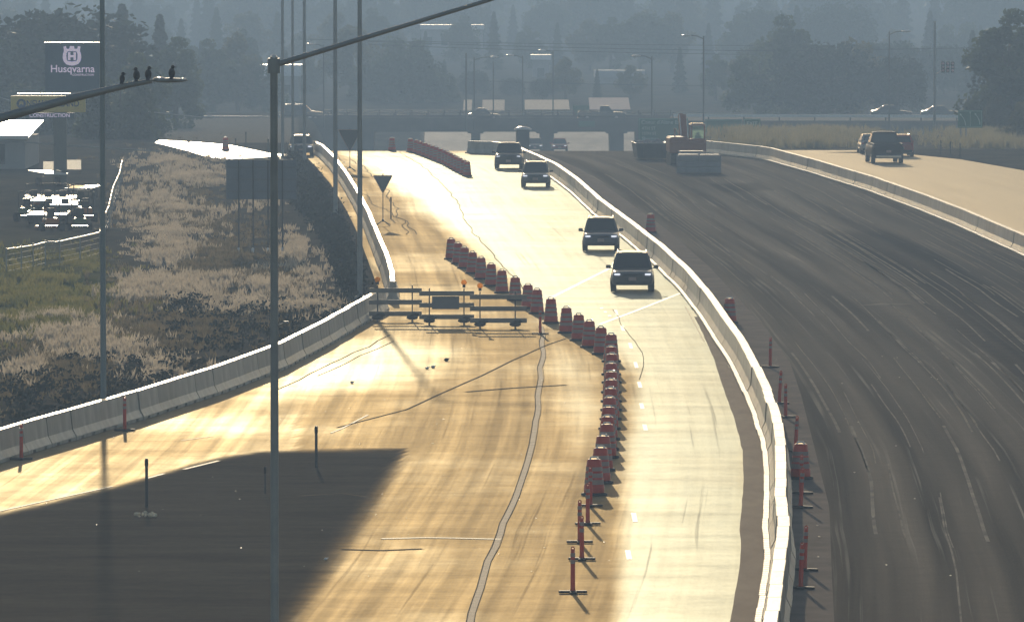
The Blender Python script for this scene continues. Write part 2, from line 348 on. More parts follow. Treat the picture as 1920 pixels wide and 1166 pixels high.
def ordn(i):
    w = ['first','second','third','fourth','fifth','sixth','seventh','eighth','ninth','tenth','eleventh','twelfth']
    return w[i - 1] if i <= 12 else '%d%s' % (i, 'th' if 10 < i % 100 < 14 else {1: 'st', 2: 'nd', 3: 'rd'}.get(i % 10, 'th'))
def inpoly(x, y, p):
    r = False; j = len(p) - 1
    for i in range(len(p)):
        if (p[i][1] > y) != (p[j][1] > y) and x < (p[j][0] - p[i][0]) * (y - p[i][1]) / (p[j][1] - p[i][1]) + p[i][0]: r = not r
        j = i
    return r
def pdist(x, y, p):
    best = 1e9
    for (ax, ay), (bx, by) in zip(p, p[1:] + p[:1]):
        dx, dy = bx - ax, by - ay; t = max(0, min(1, ((x - ax) * dx + (y - ay) * dy) / (dx * dx + dy * dy + 1e-9)))
        best = min(best, math.hypot(x - ax - t * dx, y - ay - t * dy))
    return best
def soft(x, y, p, w):
    d = pdist(x, y, p); d = d if inpoly(x, y, p) else -d
    return sstep(-w, w, d)
def grid_sheet(name, xl, xr, d0, d1, dd, nx, z, m, uvref, attrs=None, label=None, kind='structure'):
    vs = []; uvs = []; rows = int((d1 - d0) / dd) + 1
    at_ = {k: [] for k in (attrs or {})}
    for r in range(rows):
        d = d0 + r * dd; a, b = xl(d), xr(d)
        for i in range(nx + 1):
            x = a + (b - a) * i / nx
            zz = hgt(x, d) + z
            vs.append((x, d, zz)); uvs.append((x - uvref(d), d))
            if attrs:
                X, Y = pxof(x, d, zz)
                for k, fn in attrs.items(): at_[k].append(fn(X, Y))
    fs = [(r * (nx + 1) + i, r * (nx + 1) + i + 1, (r + 1) * (nx + 1) + i + 1, (r + 1) * (nx + 1) + i) for r in range(rows - 1) for i in range(nx)]
    me = bpy.data.meshes.new(name); me.from_pydata(vs, [], fs); me.materials.append(m)
    uvl = me.uv_layers.new(name='UVMap')
    for lp in me.loops: uvl.data[lp.index].uv = uvs[lp.vertex_index]
    for k, v in at_.items():
        A = me.attributes.new(k, 'FLOAT', 'POINT'); A.data.foreach_set('value', v)
    me.update(); o = bpy.data.objects.new(name, me); COL.objects.link(o)
    if kind: o['kind'] = kind
    if label: o['label'] = label
    return o
def strip_pts(pts, w, z):
    """flat ribbon of width w metres along world points"""
    vs = []; n = len(pts)
    for i in range(n):
        a = Vector(pts[max(0, i - 1)]); b = Vector(pts[min(n - 1, i + 1)]); t = (b - a).normalized(); nn = Vector((-t.y, t.x))
        for sgn in (-1, 1): vs.append((pts[i][0] + nn.x * sgn * w / 2, pts[i][1] + nn.y * sgn * w / 2, z + hgt(*pts[i])))
    return vs, [(2 * i + 1, 2 * i, 2 * i + 2, 2 * i + 3) for i in range(n - 1)]
def resamp(pts, step=2.0):
    out = [pts[0]]
    for a, b in zip(pts, pts[1:]):
        L = math.hypot(b[0] - a[0], b[1] - a[1]); k = max(1, int(L / step))
        out += [(a[0] + (b[0] - a[0]) * i / k, a[1] + (b[1] - a[1]) * i / k) for i in range(1, k + 1)]
    return out
def ribbon(mb, pxs, w, z, wob=0.0):
    pts = resamp([G(a, b) for a, b in pxs], 3.0)
    if wob: pts = [(x + (noise.noise(Vector((x * .7, y * .15, 3))) * wob), y) for x, y in pts]
    v, f = strip_pts(pts, w, z); mb.add(v, f)
# ---------------------------------------------------------------- terrain
GREENP = [(-60,470),(120,480),(210,520),(230,610),(150,660),(-60,640)]
PALEP = [(395,230),(525,232),(530,262),(300,262),(330,255)]
def terrain():
    cols = [-9000,-6000,-4000,-2500,-1500,-900,-500] + list(range(-250, 2200, 14)) + [2250,2400,2700,3100,3800,5000,7500,10500]
    rows = [5, 30, 70, 110] + [125 + 5 * i for i in range(75)] + [502 + 3 * i for i in range(135)] + [915, 935, 955, 990, 1050, 1150, 1300, 1500, 1750, 2000, 2300, 2600, 3000, 3500]
    vs = []; g = []; p = []
    for d in rows:
        xe = lerp(T_edge, d)
        for c in cols:
            x = (c - 960) / F * max(d, 125); z = hgt(x, d) - 0.03
            if d < 545 and c > -5000:
                mk = sstep(2, 9, xe - x) * (1 - sstep(430, 475, d))
                z += mk * (noise.noise(Vector((x * .12, d * .035, 0))) * 0.5 + noise.noise(Vector((x * .5, d * .12, 5))) * .12 - 0.1)
            vs.append((x, d, z)); X, Y = pxof(x, d, z)
            g.append(soft(X, Y, GREENP, 60) if X < 400 and 380 < Y < 760 else 0.0)
            q = 0.0
            if 832 < d < 893 and 795 < X < 1300: q = 1.0
            elif 540 < d < 790 and 300 < X < 560: q = 0.45
            elif 751 < d < 791 and X > 1185: q = 0.7
            elif 520 < d < 742 and X > 1200: q = 0.12
            p.append(q)
    n = len(cols); fs = [(r * n + i, r * n + i + 1, r * n + n + i + 1, r * n + n + i) for r in range(len(rows) - 1) for i in range(n - 1)]
    me = bpy.data.meshes.new('ground'); me.from_pydata(vs, [], fs); me.materials.append(M_ground)
    for k, v in (('green', g), ('pale', p)): me.attributes.new(k, 'FLOAT', 'POINT').data.foreach_set('value', v)
    me.polygons.foreach_set('use_smooth', [True] * len(fs)); me.update()
    o = bpy.data.objects.new('ground', me); COL.objects.link(o); o['kind'] = 'structure'; o['label'] = 'dry verge ground around and beyond the highway'
terrain()
CLEANP = [(640,284),(900,282),(1060,296),(1160,395),(1300,545),(1375,660),(1405,800),(1425,1200),(1150,1200),(1175,900),(1190,700),(1120,640),(1010,585),(930,500),(850,440),(760,370),(680,310)]
RAMPP = [(540,690),(700,615),(800,625),(880,650),(800,700),(640,740),(470,780),(380,800)]
LANEB = [(1040,640),(1120,700),(1130,800),(1080,840),(1050,760),(1040,700)]
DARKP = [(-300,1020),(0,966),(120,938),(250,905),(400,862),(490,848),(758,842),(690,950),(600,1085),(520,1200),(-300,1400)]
def f_dust(X, Y):
    v = 1.0 - 0.95 * soft(X, Y, CLEANP, 28)
    v = min(v, 1 - 0.62 * soft(X, Y, RAMPP, 45)); v = min(v, 1 - 0.5 * soft(X, Y, LANEB, 40))
    if X < 560: v = min(v, 0.72)
    return v
def f_dark(X, Y):
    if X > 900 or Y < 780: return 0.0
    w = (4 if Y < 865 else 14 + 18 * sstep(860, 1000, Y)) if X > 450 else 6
    return soft(X, Y, DARKP, w)  # darker patch whose right edge grows softer toward the camera
grid_sheet('road', lambda d: lerp(T_edge, d), lambda d: lerp(T_mid, d) - 0.15, 132, 586, 1.25, 130, 0.0, M_road, lambda d: lerp(T_mid, d), {'dust': f_dust, 'dark_fac': f_dark}, 'open carriageway with worn pale asphalt')
FR1 = [(1535,437),(1665,434),(1760,478),(1860,538),(2100,700),(2100,900),(1850,660),(1765,600),(1700,555),(1600,490)]
FR2 = [(1330,345),(1420,343),(1450,356),(1360,360)]
def f_fm(X, Y): return max(soft(X, Y, FR1, 8), soft(X, Y, FR2, 3))
grid_sheet('shoulder', lambda d: lerp(T_mid, d) - 0.15, lambda d: lerp(T_milled, d), 132, 520, 2, 6, -0.002, M_should, lambda d: lerp(T_mid, d), None, 'pale concrete shoulder strip beside the barrier')
grid_sheet('closed_lanes', lambda d: lerp(T_milled, d), lambda d: lerp(T_right, d) if d > 330 else lerp(T_right, 330) + (330 - d) * 0.03, 132, 524, 2, 90, 0.0, M_milled, lambda d: lerp(T_mid, d), {'dark_fac': f_fm}, 'milled dark asphalt of the closed lanes')
M_rroad = mat('right road concrete', (0.36, 0.26, 0.15), 0.6, (0.44, 0.33, 0.20), 0.4, stretch=(1, .12, 1), rough2=0.5, dull=.75)
M_rroad.node_tree.nodes['Principled BSDF'].inputs['Specular Tint'].default_value = (1, .86, .62, 1)
M_rr2, n, l, p = newmat('golden road concrete'); uv = nd(n, 'ShaderNodeTexCoord').outputs['UV']; ob = nd(n, 'ShaderNodeTexCoord').outputs['Object']
a_ = tex(n, l, uv, 1.0, 1.4, .02, 4, .35, .65); b_ = tex(n, l, ob, 3.0, 1, 1, 5, .3, .7, .8)
d_ = nd(n, 'ShaderNodeBsdfDiffuse'); l.new(mixc(n, l, b_, (.26, .20, .13), (.40, .32, .22)), d_.inputs[0]); g_ = nd(n, 'ShaderNodeBsdfGlossy'); g_.inputs[0].default_value = (1, .90, .70, 1); g_.inputs[1].default_value = .6
mx = nd(n, 'ShaderNodeMixShader'); l.new(mth(n, l, 'ADD', .22, mth(n, l, 'ADD', mth(n, l, 'MULTIPLY', a_, .05), mth(n, l, 'MULTIPLY', b_, .06))), mx.inputs[0]); l.new(d_.outputs[0], mx.inputs[1]); l.new(g_.outputs[0], mx.inputs[2]); l.new(mx.outputs[0], n['Material Output'].inputs[0])
grid_sheet('eastbound_road', lambda d: lerp(T_right, d), lambda d: lerp(T_rroad, d) + (0 if d > 420 else (420 - d) * .03), 300, 518, 2, 40, 0.0, M_rr2, lambda d: lerp(T_right, d), None, 'far carriageway right of the closed lanes')
# strip of darker asphalt hugging the middle barrier foot
mb = MB(); xs = resamp([(x, d) for d, x in T_mid if d < 285], 2); vv = []
for x, d in xs:
    w_ = .85 * (1 - sstep(225, 278, d)) + .02 + .06 * noise.noise(Vector((d * .4, 0, 0))); vv += [(x - .55 - w_ / 2 - .06, d, .005), (x - .2, d, .005)]
mb.add(vv, [(2 * i, 2 * i + 1, 2 * i + 3, 2 * i + 2) for i in range(len(xs) - 1)])
mb.build('gutter', mat('gutter asphalt', (.24, .18, .13), .8, (.32, .25, .18), 1, stretch=(1, .2, 1), dull=.22))['kind'] = 'structure'
# sunlit side ramp beyond the verge
pz = [(290,268),(300,263),(380,268),(430,272),(500,287),(560,292),(520,294),(470,297),(425,299),(385,294),(350,283),(310,273)]
pw = [G(*q) for q in pz]
tri = tessellate_polygon([[Vector((a, b, 0)) for a, b in pw]])
mb = MB(); mb.add([(a, b, 0.02) for a, b in pw], [tuple(t) for t in tri])
M_ramp = mat('side ramp concrete', (0.5, 0.47, 0.40), 0.42, (0.42, 0.38, 0.30), 0.5)
o = mb.build('side_ramp', M_ramp); o['kind'] = 'structure'; o['label'] = 'bright side ramp seen beyond the grassy verge'
# road marks
mb = MB()
ribbon(mb, [(1030,560),(1090,530),(1150,500),(1205,474)], 0.2, 0.008); ribbon(mb, [(1125,608),(1200,580),(1278,549)], 0.2, 0.008)
for a, b in ((1154,582),(1166,611),(1181,644),(1191,680),(1198,717),(1202,757),(1208,797),(1188,963),(1177,1033)):
    x, y = G(a, b); x2, y2 = G(a + 3, b + 9 if b < 900 else b + 14); mb.box(((x + x2) / 2, (y + y2) / 2, 0.006), (0.13, abs(y - y2) + .5, 0.004))
for a, b in ((1135,585),(1143,592),(1128,578)):
    x, y = G(a, b); mb.box((x, y, 0.006), (0.14, 1.0, 0.004))
o = mb.build('lane_marking', M_white); o['kind'] = 'structure'
mb = MB()
ribbon(mb, [(-80,976),(0,958),(90,938),(210,912)], 0.13, 0.012); ribbon(mb, [(275,897),(308,888)], 0.12, 0.012); ribbon(mb, [(345,880),(410,864)], 0.13, 0.012)
ribbon(mb, [(620,812),(640,804),(690,778)], 0.08, 0.012); ribbon(mb, [(340,826),(400,818)], 0.08, 0.012)
ribbon(mb, [(715,1010),(800,1008),(860,1009),(940,1011)], 0.28, 0.012)
ribbon(mb, [(1310,560),(1350,620),(1368,690)], 0.05, 0.012); ribbon(mb, [(1285,575),(1320,640)], 0.05, 0.012)
o = mb.build('edge_marking', M_yell); o['kind'] = 'structure'
mb = MB(); seam = [(1016,612),(1017,660),(1013,720),(1007,790),(994,850),(968,930),(938,1000),(905,1080),(885,1150)]
seam += [(868,1215)]; ribbon(mb, seam, 0.15, 0.008, 0.1); mb.build('pavement_seam', M_seam)['kind'] = 'structure'
mb = MB()
ribbon(mb, [(a - 4.5 * (1 + (b - 600) / 900), b) for a, b in seam], 0.028, 0.012, 0.1); ribbon(mb, [(a + 4.5 * (1 + (b - 600) / 900), b) for a, b in seam], 0.016, 0.012, 0.1)
ribbon(mb, [(748,285),(790,310),(830,345),(862,385),(872,412),(900,450),(940,495),(985,545),(1010,585)], 0.045, 0.012, 0.25)
ribbon(mb, [(660,300),(700,330),(720,352),(745,395),(765,440)], 0.05, 0.012, 0.5)
ribbon(mb, [(1060,635),(1000,657),(900,705),(820,742),(760,768),(632,802)], 0.075, 0.012, 0.1)  # long thin dark line slanting across the pavement
ribbon(mb, [(735,628),(690,650),(640,672),(560,712),(520,730)], 0.05, 0.012, 0.3); ribbon(mb, [(740,640),(700,655),(650,680),(600,705)], 0.04, 0.012, 0.3)
ribbon(mb, [(880,735),(960,728),(1060,722)], 0.25, 0.012, 0.4); ribbon(mb, [(1150,580),(1165,610),(1190,640),(1208,672),(1205,700),(1198,712)], 0.025, 0.012, 0.1)
ribbon(mb, [(640,1030),(720,1032),(780,1029)], 0.2, 0.012, 0.3); ribbon(mb, [(560,930),(640,925),(700,933)], 0.2, 0.012, 0.3)
ribbon(mb, [(630,288),(655,320),(700,385),(735,400),(790,440)], 0.05, 0.012, 0.5)
mb.build('seal_and_dark_line', M_tar)['kind'] = 'structure'
mb = MB(); ribbon(mb, [(1635,573),(1665,570),(1700,571)], 1.2, 0.008)
M_pale = mat('pale concrete dust', (0.38, 0.33, 0.26), 0.9, (0.17, 0.15, 0.125), 0.5, dull=.06)
rs = random.Random(31)
for k in range(120):
    off = rs.uniform(1.0, 17.0); d_a = rs.uniform(140, 420); L_ = rs.uniform(12, 60) * (.5 + d_a / 300); ph = rs.uniform(0, 50)
    pts = []
    for j in range(int(L_ / 2.5) + 2):
        d_ = d_a + j * 2.5; x = lerp(T_mid, d_) + off * (1 + .0012 * (d_ - 200)) + .12 * noise.noise(Vector((ph, d_ * .05, 0)))
        if x > lerp(T_milled, d_) + .3 and (d_ < 330 or x < lerp(T_right, d_) - 1) and d_ < 505: pts.append((x, d_))
    if len(pts) > 3: v, f = strip_pts(pts, rs.choice((.035, .05, .07, .1)), 0.008); mb.add(v, f)
mb.build('scratch_mark', M_pale)['kind'] = 'structure'
# ---------------------------------------------------------------- concrete barriers, one object per precast segment
def seg_mesh(L, tw=.10, ledge=False):
    m = MB(); g = 0.03; prof = [(0.30, 0.09), (0.30, 0.11), (0.15 + tw * .3, 0.33), (tw + .015, BH - 0.02), (tw, BH)]
    full = prof + [(-a, b) for a, b in reversed(prof)]
    n = len(full); vs = [(x, y, z) for y in (-L / 2 + g, L / 2 - g) for x, z in full]
    fs = [(i, (i + 1) % n, n + (i + 1) % n, n + i) for i in range(n)] + [tuple(range(n))[::-1], tuple(range(n, 2 * n))]
    m.add(vs, fs)
    for a, b in ((-L / 2 + g, -L * .30), (-L * .18, L * .18), (L * .30, L / 2 - g)): m.box((0, (a + b) / 2, 0.0452), (0.6, b - a, 0.0896))
    if ledge:
        for q in range(6): m.box((-.39, -L / 2 + L * (q + .5) / 6, .05), (.16, L / 6 - .05, .10), bev=.012)
    me = m.build('tmp', M_conc); d = me.data; bpy.data.objects.remove(me); return d
def run_barrier(pts, L, lab, grp, tw=.10, ledge=False):
    pts = sorted(pts, key=lambda p: p[1]) ; me = seg_mesh(L, tw, ledge); i = 1; k = 0; acc = [0]
    for a, b in zip(pts, pts[1:]): acc.append(acc[-1] + math.hypot(b[0] - a[0], b[1] - a[1]))
    def pos(s):
        for j in range(len(pts) - 1):
            if s <= acc[j + 1]:
                t = (s - acc[j]) / (acc[j + 1] - acc[j]); return pts[j][0] + t * (pts[j + 1][0] - pts[j][0]), pts[j][1] + t * (pts[j + 1][1] - pts[j][1])
        return pts[-1]
    s = 0
    while s + L <= acc[-1] + L * .5:
        a, b = pos(s), pos(min(s + L, acc[-1])); o = bpy.data.objects.new('concrete_barrier', me); COL.objects.link(o)
        x, y = (a[0] + b[0]) / 2, (a[1] + b[1]) / 2
        o.location = (x + rnd.gauss(0, .009), y, 0.014); o.rotation_euler = (0, rnd.gauss(0, .006), -math.atan2(b[0] - a[0], b[1] - a[1]) + rnd.gauss(0, .002))
        tag(o, 'precast concrete barrier block, %s from the near end of the %s' % (ordn(i), lab), 'barrier', grp); i += 1; s += L
mid = [(x, d) for d, x in T_mid]
run_barrier(mid, 3.05, 'run beside the open lanes', 'concrete barrier blocks between open and closed lanes', .14, True)
run_barrier([(x, d) for d, x in T_right], 5.0, 'run along the right-hand road', 'concrete barrier blocks of the right-hand run', .11, True)
run_barrier([(x, d) for d, x in T_low], 3.05, 'run below the grassy bank', 'concrete barrier blocks of the lower left run')
run_barrier([(x, d) for d, x in T_up], 5.0, 'run beside the yellow strip', 'concrete barrier blocks of the upper left run')
# ---------------------------------------------------------------- traffic drums
def make_drum():
    t = thing('traffic_drum', '', 'traffic drum', (0, 0, 0))
    body = [(0.285, 0.07), (0.28, 0.26), (0.262, 0.28), (0.257, 0.45), (0.243, 0.47), (0.238, 0.63), (0.225, 0.65), (0.22, 0.80), (0.208, 0.82), (0.20, 0.95), (0.17, 0.985)]
    MB().lathe(body, 18).build('body', M_orange, t)
    for z0, z1, r0, r1 in ((0.30, 0.43, 0.264, 0.260), (0.49, 0.61, 0.245, 0.242), (0.67, 0.78, 0.227, 0.224)):
        MB().lathe([(r0, z0), (r1, z1)], 18).build('reflective_band', M_refl, t)
    b = MB().lathe([(0.36, 0), (0.36, 0.05), (0.30, 0.075)], 16); b.build('rubber_base', M_rub, t)
    h = MB(); h.path([(-.11, 0, .98), (-.09, 0, 1.045), (.09, 0, 1.045), (.11, 0, .98)], 0.022, 6); h.lathe([(.15, .986), (.14, .998)], 12); h.build('handle', M_wgloss, t)  # white gloss handle and cap stand in for glints on drum tops
    return t
drum0 = make_drum(); reg(drum0)
dl = []
def base_of(px, top): return (px, (top + 5.4) / 0.932)
row1 = [(1114,860),(1126,839),(1131,817),(1138,795),(1139,781),(1141,763),(1143,745),(1145,728),(1146,712),(1146,697),(1146,681),(1147,664),(1146,650),(1146,627),(1127,614),(1105,602),(1085,590),(1062,577),(1033,560),(1007,543),(990,534),(966,520),(941,507),(921,495),(902,483),(886,473),(871,464),(859,456),(846,448)]
for i, (a, b) in enumerate(row1): dl.append((base_of(a, b), 'orange traffic drum, %s from the near end of the long curved row' % ordn(i + 1), 'traffic drums in the long curved row'))
far = [(735,283),(755,284),(775,286),(805,297),(835,309),(860,323),(876,331)]
fw = resamp([G(*q) for q in far], 0.6); acc = 0; k = 0; last = None; pos = []
tot = [0]
for a, b in zip(fw, fw[1:]): tot.append(tot[-1] + math.hypot(b[0] - a[0], b[1] - a[1]))
NF = 17
for j in range(NF):
    s = tot[-1] * j / (NF - 1); i = min(range(len(tot)), key=lambda q: abs(tot[q] - s)); pos.append(fw[i])
pos.reverse()
first = True
def put_drum(x, y, z, lab, grp=None):
    global first
    if first: drum0.location = (x, y, z); drum0['label'] = lab; drum0['group'] = grp or 'traffic drums'; first = False; return drum0
    o = dup(drum0, (x, y, z), rnd.uniform(-.6, .6), lab, grp or 'traffic drums'); return o
for (p, lab, grp) in dl:
    x, y = G(*p); put_drum(x, y, 0.012, lab, grp)
for i, (x, y) in enumerate(pos): put_drum(x, y, 0.012 + hgt(x, y), 'orange traffic drum, %s from the near end of the far row near the bridge' % ordn(i + 1), 'traffic drums in the far row')
for (p, lab) in (((1501, 898), 'orange traffic drum standing among the marker posts on the shoulder'), ((1220, 437), 'orange traffic drum half hidden behind the middle barrier, upper one'), ((1368, 606), 'orange traffic drum half hidden behind the middle barrier, lower one'), ((423, 283), 'lone traffic drum standing on the bright side ramp')):
    x, y = G(*p); put_drum(x, y, 0.012 if p[0] != 423 else 0.03, lab, 'lone traffic drums')
# ---------------------------------------------------------------- tubular markers with cross bases
def make_marker():
    t = thing('tubular_marker', '', 'marker post', (0, 0, 0))
    MB().lathe([(0.07, 0.04), (0.055, 0.12), (0.05, 0.9), (0.045, 1.0), (0.02, 1.03)], 10).build('post', M_orange, t)
    for z in (0.68, 0.84): MB().lathe([(0.0565, z), (0.0565, z + .09)], 10).build('reflective_band', M_refl, t)
    b = MB(); b.box((0, 0, .03), (0.66, 0.16, .055), bev=.01); b.box((0, 0, .026), (0.16, 0.6, .045), bev=.01); b.build('rubber_base', M_rub, t)
    h = MB(); h.path([(-.035, 0, 1.0), (-.03, 0, 1.07), (.03, 0, 1.07), (.035, 0, 1.0)], 0.013, 5); h.build('handle', M_orange, t)
    return t
mk0 = make_marker(); reg(mk0)
mks = [((40,862),'orange marker post by the lower left barrier at the picture edge'),((234,808),'orange marker post by the lower left barrier beside the blurred lamp pole shadow'),((1013,627),'orange marker post just right of the three barricades'),
 ((1107,950),'orange marker post, nearest the end of the drum row'),((1102,984),'orange marker post, second past the end of the drum row'),((1087,1018),'orange marker post, third past the end of the drum row'),((1091,1050),'orange marker post, fourth past the end of the drum row'),((1074,1112),'orange marker post, fifth past the drum row, at the bottom edge'),
 ((1444,689),'orange marker post on the concrete shoulder, farthest from the camera'),((1461,757),'orange marker post on the shoulder, second farthest'),((1473,783),'orange marker post on the shoulder, third farthest'),((1491,848),'orange marker post on the shoulder just behind the lone drum'),
 ((1502,926),'orange marker post on the shoulder right in front of the lone drum'),((1501,952),'orange marker post on the shoulder, second in front of the lone drum'),((1508,1070),'orange marker post on the shoulder near the bottom edge, leaning right'),((1501,1104),'orange marker post on the shoulder, nearest the camera')]
for i, (p, lab) in enumerate(mks):
    x, y = G(*p); sh = p[0] > 1400; z = 0.012
    g = 'orange marker posts on the shoulder' if sh else 'orange marker posts on the road'
    if i == 0: mk0.location = (x, y, z); mk0['label'] = lab; mk0['group'] = g; o = mk0
    else: o = dup(mk0, (x, y, z), rnd.uniform(-.15, .15), lab, g)
    if sh: o.rotation_euler = (0, rnd.uniform(.0, .06), rnd.uniform(-.1, .1))
# thin dark delineators
def delineator(p, h, lab, r=0.04, z=0.0, m=None):
    x, y = G(*p); t = thing('delineator_post', lab, 'delineator', (x, y, z + hgt(x, y)), 0, 'thin delineator posts')
    MB().box((0, 0, h / 2), (2 * r, r, h), bev=.008).build('post', m or M_dsteel, t)
    MB().box((0, -r * .5 - .004, h - .12), (2 * r + .02, .01, .16)).build('reflector', M_rub, t); return t
delineator((275,951),1.32,'dark thin post standing in rubble on the dark asphalt, lower left')
delineator((593,876),1.2,'dark thin post on the edge of the dark asphalt, beside the tall pole')
delineator((497,925),0.75,'short thin post left of the tall pole on the dark asphalt', .02)
for p, h, lab in (((354,286),.9,'thin delineator on the bright side ramp, leftmost'),((442,284),1.0,'thin delineator on the bright side ramp beside the lone drum'),((461,279),1.3,'taller thin post behind the side ramp on the tan slope'),((454,297),.7,'short delineator at the near edge of the side ramp'),((503,296),1.4,'thin post at the right tip of the side ramp, left one'),((509,295),1.5,'thin post at the right tip of the side ramp, right one'),((733,411),1.25,'dark stick post beside the yield sign stand')): delineator(p, h, lab, z=0)
for i, (a, b) in enumerate(((1764,291),(1782,293),(1800,296))): delineator((a, b), 1.1, 'dark fence-like post on the grass right of the pickup, %s from the left' % ordn(i + 1))
# ---------------------------------------------------------------- barricades
def barricade(px0, px1, py, posts, lamps, lab, sign=False):
    xa, y = G(px0, py); xb, _ = G(px1, py); cx = (xa + xb) / 2; t = thing('barricade', lab, 'barricade', (cx, y, 0.012), 0, 'type three road barricades in a row')
    w = xb - xa
    for z in (1.25, 0.78, 0.31): MB().box((0, -.03, z), (w, 0.035, 0.19), bev=.006).build('board', M_rail, t)
    for k, q in enumerate(posts):
        x = G(q, py)[0] - cx
        MB().box((x, .02, .75), (0.05, 0.05, 1.42), bev=.004).build('post', M_dsteel, t)
        MB().box((x, 0, .045), (0.06, 1.5, 0.05), bev=.004).build('foot', M_dsteel, t)
        if k in lamps:
            b = MB().box((x, .02, 1.54), (.12, .1, .12), bev=.01).build('warning_light', M_black, t)
            mb = MB(); n = 14
            mb.lathe([(0.02, -.045), (0.10, -.035), (0.115, 0), (0.10, .035), (0.02, .045)], n); l = mb.build('lens', M_amber, b); l.rotation_euler = (R(90), 0, 0); l.location = (x, .02, 1.69)
        s = MB(); n = 12
        s.ell((0, 0, 0.09), (.24, .33, .1), 12, 6); s.ell((0.12, .1, .19), (.19, .26, .08), 12, 6)
        o = s.build('sandbag', M_bag); o.location = (cx + x, y - .1, 0.085); o.rotation_euler = (0, 0, rnd.uniform(-.4, .4))
        tag(o, 'dark sandbag on the %s foot of the %s' % (('left', 'right')[k], lab.split(',')[0]), 'sandbag', 'sandbags weighing the barricade feet')
    if sign:
        a = G(810, py)[0] - cx; b = G(861, py)[0] - cx
        MB().box(((a + b) / 2, -.07, 0.88), (b - a, .012, .52), bev=.004).build('sign_panel', M_sign, t, 'plain grey sign panel on the boards')
barricade(692, 791, 603, (708, 773), (0,), 'leftmost barricade, grey boards crossing the concrete barrier end')
barricade(786, 889, 609, (805, 870), (1,), 'middle barricade, with a grey sign panel on its boards', True)
barricade(881, 988, 616, (900, 966), (0,), 'rightmost barricade, nearest the traffic drums')
